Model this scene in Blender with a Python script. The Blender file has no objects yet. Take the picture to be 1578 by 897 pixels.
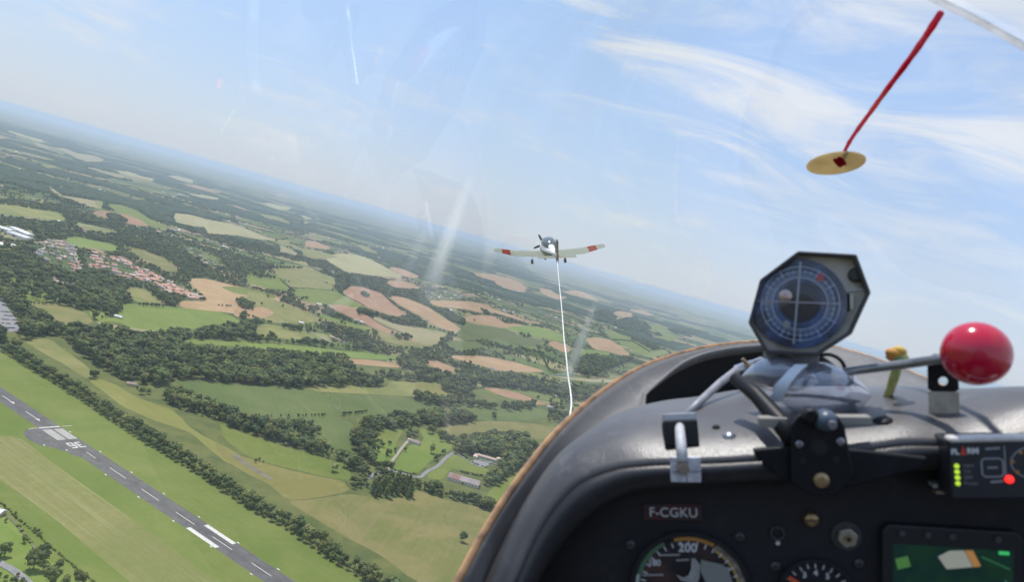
import bpy, bmesh, math, random
import numpy as np
from mathutils import Vector, Matrix
from mathutils.bvhtree import BVHTree
random.seed(7); rng = np.random.default_rng(11)
scene = bpy.context.scene
COL = scene.collection

# ------------------------------------------------------------------ camera
F, CX, CY = 1150.0, 789.0, 448.5            # focal length and centre for a 1578 px wide picture
H = 360.0                                    # metres above the ground
SLOPE, Y0 = 0.285, 155.0                     # horizon line
roll = math.atan(SLOPE)
pitch = math.atan(((Y0 + SLOPE*CX) - CY)*math.cos(roll)/F)
fw = Vector((0, math.cos(pitch), math.sin(pitch)))
r0 = Vector((1, 0, 0)); u0 = r0.cross(fw)
rt = r0*math.cos(roll) + u0*math.sin(roll)
up = -r0*math.sin(roll) + u0*math.cos(roll)
def ray(px, py): return fw + rt*((px-CX)/F) - up*((py-CY)/F)
def at(px, py, d): return ray(px, py)*d                      # a point d metres ahead of the eye
def gnd(px, py, z=0.0):                                       # the point of the ground seen there
    v = ray(px, py); t = (-H+z)/v.z
    return Vector((v.x*t, v.y*t))
def proj(x, y, z):
    v = Vector((x, y, z)); d = v.dot(fw)
    return CX + F*v.dot(rt)/d, CY - F*v.dot(up)/d, d
cam = bpy.data.cameras.new('camera'); camo = bpy.data.objects.new('camera', cam); COL.objects.link(camo)
camo.matrix_world = Matrix(((rt.x, up.x, -fw.x, 0), (rt.y, up.y, -fw.y, 0), (rt.z, up.z, -fw.z, 0), (0, 0, 0, 1)))
cam.sensor_width = 36; cam.lens = 36*F/1578
cam.clip_start = 0.02; cam.clip_end = 200000
cam.dof.use_dof = True; cam.dof.focus_distance = 60; cam.dof.aperture_fstop = cam.lens/2.3
scene.camera = camo

# ------------------------------------------------------------------ light
SUN_EL, SUN_AZ = math.radians(66), math.radians(-47)          # azimuth from the view direction, minus = left
sund = Vector((math.sin(SUN_AZ)*math.cos(SUN_EL), math.cos(SUN_AZ)*math.cos(SUN_EL), math.sin(SUN_EL)))
sl = bpy.data.lights.new('sun', 'SUN'); sl.energy = 4.2; sl.angle = math.radians(0.53); sl.color = (1, .955, .89)
so = bpy.data.objects.new('sun', sl); COL.objects.link(so)
so.rotation_euler = sund.to_track_quat('Z', 'Y').to_euler()
scene.view_settings.view_transform = 'Standard'; scene.view_settings.look = 'None'
scene.view_settings.exposure = 0.12; scene.view_settings.gamma = 1.0
try: scene.view_settings.use_curve_mapping = False
except Exception: pass
scene.cycles.max_bounces = 6; scene.cycles.diffuse_bounces = 2; scene.cycles.glossy_bounces = 3
scene.cycles.transparent_max_bounces = 12; scene.cycles.volume_bounces = 1; scene.cycles.transmission_bounces = 3
scene.cycles.sample_clamp_indirect = 4.0

class NT:                                                     # small helper for node trees
    def __init__(s, tree): s.t = tree; s.L = tree.links
    def n(s, typ, **kw):
        nd = s.t.nodes.new(typ)
        ins = kw.pop('ins', {})
        for k, v in kw.items(): setattr(nd, k, v)
        for k, v in ins.items():
            if isinstance(v, bpy.types.NodeSocket): s.L.new(v, nd.inputs[k])
            else: nd.inputs[k].default_value = v
        return nd
    def math(s, op, a, b=0.0, clamp=False):
        nd = s.n('ShaderNodeMath', operation=op, use_clamp=clamp)
        for i, v in enumerate((a, b)):
            if isinstance(v, bpy.types.NodeSocket): s.L.new(v, nd.inputs[i])
            else: nd.inputs[i].default_value = v
        return nd.outputs[0]
    def mix(s, f, a, b, blend='MIX'):
        nd = s.n('ShaderNodeMix', data_type='RGBA', blend_type=blend)
        for k, v in ((0, f), (6, a), (7, b)):
            if isinstance(v, bpy.types.NodeSocket): s.L.new(v, nd.inputs[k])
            else: nd.inputs[k].default_value = v if k == 0 else (v[0], v[1], v[2], 1)
        return nd.outputs[2]
    def noise(s, vec, scale, detail=3, rough=.55, dist=0.0):
        nd = s.n('ShaderNodeTexNoise', ins={'Scale': scale, 'Detail': detail, 'Roughness': rough, 'Distortion': dist})
        if vec is not None: s.L.new(vec, nd.inputs['Vector'])
        return nd.outputs['Fac']
    def step(s, v, a, b):
        nd = s.n('ShaderNodeMapRange', interpolation_type='SMOOTHSTEP', ins={'Value': v, 'From Min': a, 'From Max': b})
        return nd.outputs[0]
    def mapping(s, vec, scale=(1, 1, 1), rot=(0, 0, 0), loc=(0, 0, 0)):
        nd = s.n('ShaderNodeMapping', ins={'Vector': vec, 'Scale': scale, 'Rotation': rot, 'Location': loc})
        return nd.outputs[0]

world = bpy.data.worlds.new('World'); scene.world = world; world.use_nodes = True
world.node_tree.nodes.clear(); w = NT(world.node_tree)
sky = w.n('ShaderNodeTexSky', sky_type='NISHITA', sun_disc=False, sun_elevation=SUN_EL, sun_rotation=SUN_AZ,
          altitude=400, air_density=1.15, dust_density=0.7, ozone_density=1.6)
gen = w.n('ShaderNodeTexCoord').outputs['Generated']
sp = w.n('ShaderNodeSeparateXYZ', ins={'Vector': gen})
zz = w.math('ADD', w.math('MAXIMUM', sp.outputs[2], 0.0), 0.10)
plane = w.n('ShaderNodeCombineXYZ', ins={'X': w.math('DIVIDE', sp.outputs[0], zz), 'Y': w.math('DIVIDE', sp.outputs[1], zz)}).outputs[0]
# high cirrus in long streaks, thicker towards one side of the sky
m1 = w.mapping(plane, scale=(.80, 1.30, 1), rot=(0, 0, math.radians(-24)), loc=(3.1, 1.7, 0))
c1 = w.noise(m1, 1.45, 9, .63, 1.0)
m2 = w.mapping(plane, scale=(.25, .32, 1), rot=(0, 0, math.radians(20)), loc=(.35, 4.2, 0))
cover = w.noise(m2, 1.0, 2, .5)
side = w.step(sp.outputs[0], -.25, .45)
thr = w.math('ADD', w.math('MULTIPLY', side, .20), w.math('MULTIPLY', w.math('SUBTRACT', cover, .5), .5))
cir = w.math('MULTIPLY', w.step(w.math('ADD', c1, thr), .52, .83), w.step(sp.outputs[2], .03, .26))
m3 = w.mapping(gen, scale=(4.0, 4.0, 15.0), loc=(2.2, .6, .3))
c3 = w.noise(m3, 1.6, 7, .6, .2)
low = w.math('MULTIPLY', w.step(sp.outputs[2], .0, .06), w.math('SUBTRACT', 1.0, w.step(sp.outputs[2], .10, .24)))
cum = w.math('MULTIPLY', w.step(c3, .50, .74), low)
hz = w.math('POWER', w.math('SUBTRACT', 1.0, w.math('MAXIMUM', sp.outputs[2], 0.0)), 8.5)   # the pale band over the horizon
skyc = w.mix(.62, sky.outputs[0], (4.0, 5.75, 9.0))
skyc = w.mix(w.math('MULTIPLY', hz, .88), skyc, (5.35, 5.65, 5.95))
skyc = w.mix(w.math('MULTIPLY', cir, .85), skyc, (6.9, 7.05, 7.3))
skyc = w.mix(w.math('MULTIPLY', cum, .55), skyc, (6.7, 6.7, 6.75))
bg = w.n('ShaderNodeBackground', ins={'Color': skyc, 'Strength': 0.12})
w.L.new(bg.outputs[0], w.n('ShaderNodeOutputWorld').inputs[0])

# ------------------------------------------------------------------ objects and materials, helpers
def tag(o, label=None, cat=None, group=None, kind=None):
    if label: o['label'] = label
    if cat: o['category'] = cat
    if group: o['group'] = group
    if kind: o['kind'] = kind
    return o
def link(name, me, parent=None, loc=None):
    o = bpy.data.objects.new(name, me); COL.objects.link(o)
    if parent: o.parent = parent
    if loc is not None: o.location = loc
    return o
def empty(name, mat=None):
    o = bpy.data.objects.new(name, None); COL.objects.link(o); o.empty_display_size = .1
    if mat is not None: o.matrix_world = mat
    return o
def mesh(name, vs, fs, mats, smooth=False, fm=None):
    me = bpy.data.meshes.new(name); me.from_pydata([tuple(v) for v in vs], [], fs)
    for m in (mats if isinstance(mats, (list, tuple)) else [mats]): me.materials.append(m)
    if fm is not None: me.polygons.foreach_set('material_index', fm)
    if smooth: me.polygons.foreach_set('use_smooth', [True]*len(me.polygons))
    me.update(); return me
def principled(name, col, rough=.6, metal=0.0, spec=.5, emit=None, es=0.0, coat=0.0, build=None):
    m = bpy.data.materials.new(name); m.use_nodes = True
    t = NT(m.node_tree); b = m.node_tree.nodes['Principled BSDF']
    b.inputs['Base Color'].default_value = (*col, 1); b.inputs['Roughness'].default_value = rough
    b.inputs['Metallic'].default_value = metal; b.inputs['Specular IOR Level'].default_value = spec
    b.inputs['Coat Weight'].default_value = coat
    if emit: b.inputs['Emission Color'].default_value = (*emit, 1); b.inputs['Emission Strength'].default_value = es
    if build: build(t, b)
    return m
def worn(c1, c2, scale, bump=0.0, bscale=None, rvar=0.0, rough=.5, grime=0.0):
    def f(t, b):
        oc = t.n('ShaderNodeTexCoord').outputs['Object']
        nz = t.noise(oc, scale, 5, .6)
        t.L.new(t.mix(t.step(nz, .35, .68), c1, c2), b.inputs['Base Color'])
        if rvar:
            nr = t.noise(oc, scale*.6, 4)
            t.L.new(t.math('ADD', rough-rvar*.5, t.math('MULTIPLY', nr, rvar)), b.inputs['Roughness'])
        if bump:
            nb = t.noise(oc, bscale or scale*6, 3)
            bp = t.n('ShaderNodeBump', ins={'Strength': bump, 'Distance': .001, 'Height': nb})
            t.L.new(bp.outputs[0], b.inputs['Normal'])
    return f
def var(c1, c2, s, k=.30):                                    # ground-scale cloth: noise between two colours, varied per object
    def f(t, b):
        oc = t.n('ShaderNodeTexCoord').outputs['Object']
        rnd = t.n('ShaderNodeObjectInfo').outputs['Random']
        c = t.mix(t.step(t.noise(oc, s, 4), .35, .65), c1, c2)
        hv = t.n('ShaderNodeHueSaturation', ins={'Color': c, 'Value': t.math('ADD', 1-k/2, t.math('MULTIPLY', rnd, k))})
        t.L.new(hv.outputs[0], b.inputs['Base Color'])
    return f
class MB:                                                     # collects shapes, makes ONE mesh
    def __init__(s): s.v = []; s.f = []
    def add(s, vs, fs):
        k = len(s.v); s.v += [Vector(v) for v in vs]; s.f += [tuple(i+k for i in f) for f in fs]; return s
    def box(s, c, sz, M=None):
        x, y, z = (a/2 for a in sz); c = Vector(c)
        vs = [Vector(p)+c for p in ((-x,-y,-z),(x,-y,-z),(x,y,-z),(-x,y,-z),(-x,-y,z),(x,-y,z),(x,y,z),(-x,y,z))]
        if M is not None: vs = [M @ v for v in vs]
        return s.add(vs, [(3,2,1,0),(4,5,6,7),(0,1,5,4),(1,2,6,5),(2,3,7,6),(3,0,4,7)])
    def tube(s, pts, rad, n=10, cap=True):
        pts = [Vector(p) for p in pts]; k = len(pts)
        rad = rad if isinstance(rad, (list, tuple)) else [rad]*k
        vs = []; pn = None
        for i, p in enumerate(pts):
            tn = (pts[min(i+1, k-1)]-pts[max(i-1, 0)]).normalized()
            if pn is None: pn = tn.orthogonal().normalized()
            pn = (pn - tn*pn.dot(tn)).normalized(); bn = tn.cross(pn)
            vs += [p + (pn*math.cos(2*math.pi*j/n)+bn*math.sin(2*math.pi*j/n))*rad[i] for j in range(n)]
        fs = [(i*n+j, i*n+(j+1) % n, (i+1)*n+(j+1) % n, (i+1)*n+j) for i in range(k-1) for j in range(n)]
        if cap: fs += [tuple(range(n-1, -1, -1)), tuple((k-1)*n+j for j in range(n))]
        return s.add(vs, fs)
    def lathe(s, prof, n=24, M=None):                         # profile of (radius, z) round the z axis
        vs = [Vector((r*math.cos(2*math.pi*j/n), r*math.sin(2*math.pi*j/n), z)) for r, z in prof for j in range(n)]
        if M is not None: vs = [M @ v for v in vs]
        k = len(prof)
        fs = [(i*n+j, i*n+(j+1) % n, (i+1)*n+(j+1) % n, (i+1)*n+j) for i in range(k-1) for j in range(n)]
        fs += [tuple(range(n-1, -1, -1)), tuple((k-1)*n+j for j in range(n))]
        return s.add(vs, fs)
    def prism(s, poly, z0, z1):
        n = len(poly)
        vs = [Vector((x, y, z0)) for x, y in poly]+[Vector((x, y, z1)) for x, y in poly]
        fs = [tuple(range(n-1, -1, -1)), tuple(range(n, 2*n))]+[(i, (i+1) % n, n+(i+1) % n, n+i) for i in range(n)]
        return s.add(vs, fs)
    def grid(s, rows):
        n = len(rows[0]); k = len(rows)
        return s.add([p for r in rows for p in r], [(i*n+j, i*n+j+1, (i+1)*n+j+1, (i+1)*n+j) for i in range(k-1) for j in range(n-1)])
    def build(s, name, m, parent=None, smooth=False, bevel=0.0, seg=2, solid=0.0, subsurf=0, loc=None):
        o = link(name, mesh(name, s.v, s.f, m, smooth), parent, loc)
        if solid:
            md = o.modifiers.new('solid', 'SOLIDIFY'); md.thickness = solid; md.offset = -1
        if bevel:
            md = o.modifiers.new('bevel', 'BEVEL'); md.width = bevel; md.segments = seg; md.limit_method = 'ANGLE'
        if subsurf:
            md = o.modifiers.new('sub', 'SUBSURF'); md.levels = subsurf; md.render_levels = subsurf
        if smooth and (bevel or not subsurf):
            try: o.data.shade_smooth_by_angle(math.radians(40)) if hasattr(o.data, 'shade_smooth_by_angle') else None
            except Exception: pass
        return o
def catmull(P, n):
    P = [Vector(p) for p in P]; m = len(P)-1; out = []
    for i in range(n):
        t = m*i/(n-1); k = min(int(t), m-1); t -= k
        a, b, c, d = P[max(k-1, 0)], P[k], P[k+1], P[min(k+2, m)]
        out.append(.5*((2*b)+(c-a)*t+(2*a-5*b+4*c-d)*t*t+(3*b-a-3*c+d)*t*t*t))
    return out
def text_mesh(name, body, size, m, parent, M, depth=.0003, align='CENTER', bold=0.0):
    cu = bpy.data.curves.new(name, 'FONT'); cu.body = body; cu.size = size; cu.align_x = align; cu.align_y = 'CENTER'
    cu.extrude = depth; cu.resolution_u = 3; cu.offset = bold
    tmp = bpy.data.objects.new('tmp_text', cu); COL.objects.link(tmp)
    me = bpy.data.meshes.new_from_object(tmp.evaluated_get(bpy.context.evaluated_depsgraph_get()))
    bpy.data.objects.remove(tmp); me.materials.clear(); me.materials.append(m)
    me.transform(M); return link(name, me, parent)

# ================================================================== LANDSCAPE
CROPS = {'A': (0, 120, 2.99), 'B': (0, 380, 2.99), 'C': (0, 600, 3.02), 'D': (380, 600, 3.019),
         'E': (380, 330, 3.093), 'G': (640, 420, 3.205), 'R': (860, 400, 5.26), 'U': (290, 230, 5.26), 'V': (0, 150, 5.26), 'I': (0, 0, 1)}
def px(c, pts):                                               # survey sheets to picture coordinates
    x0, y0, s = CROPS[c]; return [(x0+x/s, y0+y/s) for x, y in pts]
def gpoly(c, pts): return [gnd(*p) for p in px(c, pts)]
def vnoise(x, y, seed=0):
    xi = np.floor(x).astype(np.int64); yi = np.floor(y).astype(np.int64); fx = x-xi; fy = y-yi
    fx = fx*fx*(3-2*fx); fy = fy*fy*(3-2*fy)
    def hsh(a, b):
        h = (a*374761393+b*668265263+seed*974711) & 0xffffffff
        h = ((h ^ (h >> 13))*1274126177) & 0xffffffff
        return ((h ^ (h >> 16)) & 0xffff)/65535.0
    return (hsh(xi, yi)*(1-fx)+hsh(xi+1, yi)*fx)*(1-fy)+(hsh(xi, yi+1)*(1-fx)+hsh(xi+1, yi+1)*fx)*fy
def fbm(x, y, seed=0, o=4):
    a = .5; t = 0
    for i in range(o): t = t+a*vnoise(x, y, seed+i*17); x = x*2.03+5.1; y = y*2.03+3.7; a *= .5
    return t/(1-.5**o)
def inside(poly, x, y):
    P = np.array([(p[0], p[1]) for p in poly]); res = np.zeros(len(x), bool); j = len(P)-1
    for i in range(len(P)):
        xi, yi = P[i]; xj, yj = P[j]
        c = ((yi > y) != (yj > y))
        with np.errstate(divide='ignore', invalid='ignore'):
            res ^= c & (x < (xj-xi)*(y-yi)/(yj-yi)+xi)
        j = i
    return res
G0 = -H

def fieldmat(name, c1, c2, c3, stripe=.5, sscale=4.0, k=.22):
    def f(t, b):
        oc = t.n('ShaderNodeTexCoord').outputs['Object']
        rnd = t.n('ShaderNodeObjectInfo').outputs['Random']
        off = t.n('ShaderNodeVectorMath', operation='ADD', ins={0: oc})
        cb = t.n('ShaderNodeCombineXYZ', ins={'X': t.math('MULTIPLY', rnd, 3000), 'Y': t.math('MULTIPLY', rnd, 1700)})
        t.L.new(cb.outputs[0], off.inputs[1]); v = off.outputs[0]
        c = t.mix(t.step(t.noise(v, 1/75, 6, .66, .8), .36, .64), c1, c2)
        st = t.noise(t.mapping(v, scale=(1/260, 1/sscale, 1)), 1.0, 3, .6)
        c = t.mix(t.math('MULTIPLY', t.step(st, .42, .72), stripe), c, c3)
        sp_ = t.noise(v, 1/9, 4, .65)
        c = t.mix(t.math('MULTIPLY', t.step(sp_, .45, .75), .45), c, c3)
        big = t.noise(v, 1/190, 3, .5)
        c = t.mix(t.math('MULTIPLY', t.step(big, .50, .62), .45), c, (c1[0]*.78, c1[1]*.88, c1[2]*.75))
        fine = t.noise(v, 1/1.7, 3, .7)
        hv = t.n('ShaderNodeHueSaturation', ins={'Color': c, 'Hue': t.math('ADD', .49, t.math('MULTIPLY', rnd, .02)),
                 'Value': t.math('ADD', t.math('ADD', .88-k/2, t.math('MULTIPLY', rnd, k)), t.math('MULTIPLY', fine, .24))})
        t.L.new(hv.outputs[0], b.inputs['Base Color'])
    return principled(name, c1, .95, spec=.15, build=f)
FM = {
 'g': fieldmat('grass_green', (.130, .175, .030), (.165, .200, .042), (.205, .205, .065), .40, 5),
 'a': fieldmat('airfield_grass', (.128, .160, .029), (.160, .182, .040), (.200, .182, .062), .30, 6, .02),
 'h': fieldmat('hay_stubble', (.165, .168, .048), (.190, .178, .060), (.270, .250, .110), .6, 3.2, .02),
 'd': fieldmat('dark_crop', (.092, .118, .034), (.118, .138, .040), (.145, .150, .055), .40, 6),
 'o': fieldmat('olive_meadow', (.150, .162, .042), (.225, .200, .070), (.260, .220, .095), .45, 5),
 's': fieldmat('ripe_cereal', (.265, .235, .105), (.300, .255, .130), (.330, .290, .160), .40, 6),
 't': fieldmat('bare_soil', (.320, .185, .100), (.370, .235, .130), (.300, .215, .105), .40, 6),
 'p': fieldmat('pink_soil', (.330, .210, .140), (.360, .245, .170), (.300, .235, .140), .35, 6),
 'y': fieldmat('dry_meadow', (.205, .190, .050), (.235, .210, .068), (.155, .165, .040), .50, 9),
}
def ground_build(t, b):
    oc = t.n('ShaderNodeTexCoord').outputs['Object']
    warp = t.n('ShaderNodeVectorMath', operation='ADD', ins={0: oc})
    wn = t.n('ShaderNodeTexNoise', ins={'Vector': oc, 'Scale': 1/240, 'Detail': 3})
    ws = t.n('ShaderNodeVectorMath', operation='SCALE', ins={0: wn.outputs['Color'], 'Scale': 160}); t.L.new(ws.outputs[0], warp.inputs[1])
    vv = t.mapping(warp.outputs[0], scale=(1/215, 1/180, 0), rot=(0, 0, .4))
    vo = t.n('ShaderNodeTexVoronoi', ins={'Vector': vv, 'Scale': 1.0})
    cr = t.n('ShaderNodeSeparateColor', ins={'Color': vo.outputs['Color']})
    ramp = t.n('ShaderNodeValToRGB'); t.L.new(cr.outputs[0], ramp.inputs[0]); ramp.color_ramp.interpolation = 'CONSTANT'
    cols = [(0, (.085, .115, .035)), (.18, (.145, .165, .045)), (.34, (.19, .185, .06)), (.50, (.27, .235, .11)), (.60, (.11, .145, .035)),
            (.74, (.31, .21, .125)), (.86, (.22, .20, .085)), (.93, (.34, .23, .15))]
    e = ramp.color_ramp.elements
    e[0].position = 0; e[0].color = (*cols[0][1], 1); e[1].position = cols[1][0]; e[1].color = (*cols[1][1], 1)
    for p, c in cols[2:]:
        q = e.new(p); q.color = (*c, 1)
    c = ramp.outputs[0]
    scrub = t.step(t.noise(oc, 1/620, 5, .6), .52, .60)          # uncultivated scrub between the fields
    c = t.mix(t.math('MULTIPLY', scrub, .9), c, (.060, .082, .028))
    hedge = t.n('ShaderNodeTexVoronoi', feature='DISTANCE_TO_EDGE', ins={'Vector': vv, 'Scale': 1.0})
    c = t.mix(t.math('SUBTRACT', 1.0, t.step(hedge.outputs[0], .015, .05)), c, (.055, .075, .026))
    c = t.mix(t.math('MULTIPLY', t.step(t.noise(oc, 1/45, 5, .65), .42, .66), .45), c, (.09, .11, .035))
    ln = t.n('ShaderNodeVectorMath', operation='LENGTH', ins={0: oc})             # rough meadow in the valley of the airfield
    vc = t.mix(t.step(t.noise(oc, 1/38, 5, .65), .35, .65), (.085, .105, .032), (.140, .145, .045))
    c = t.mix(t.step(t.math('ADD', ln.outputs['Value'], t.math('MULTIPLY', t.noise(oc, 1/300, 3), 500)), 2150, 1950), c, vc)
    t.L.new(c, b.inputs['Base Color'])
gm = principled('countryside', (.12, .14, .04), .95, spec=.1, build=ground_build)
rad = [0, 400, 900, 1600, 2500, 4000, 7000, 12000, 20000, 40000, 90000]
gv = [Vector((0, 0, 0))]+[Vector((r*math.cos(2*math.pi*k/48), r*math.sin(2*math.pi*k/48), 0)) for r in rad[1:] for k in range(48)]
gf = [(0, 1+k, 1+(k+1) % 48) for k in range(48)]
for i in range(len(rad)-2):
    a, b_ = 1+i*48, 1+(i+1)*48
    gf += [(a+k, b_+k, b_+(k+1) % 48, a+(k+1) % 48) for k in range(48)]
tag(link('ground', mesh('ground', gv, gf, gm), loc=(0, 0, G0)), kind='structure')

# low ridges that close the view
hv_, hf_ = [], []
na, nr = 160, 10
for j in range(nr):
    rr = 13000*(1.22**j)
    a = np.linspace(-1.15, 1.15, na); x = rr*np.sin(a); y = rr*np.cos(a)
    z = (fbm(x/5200+3, y/5200, 5, 4)-.47)*260*(1 if 0 < j < nr-1 else 0)
    z = np.where(np.arange(na) % (na-1) == 0, -4, np.maximum(z, -4))
    if j in (0, nr-1): z[:] = -4
    hv_ += [Vector((x[i], y[i], min(z[i], 150))) for i in range(na)]
hf_ = [(j*na+i, j*na+i+1, (j+1)*na+i+1, (j+1)*na+i) for j in range(nr-1) for i in range(na-1)]
tag(link('hills', mesh('hills', hv_, hf_, gm, True), loc=(0, 0, G0)), kind='structure')

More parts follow.
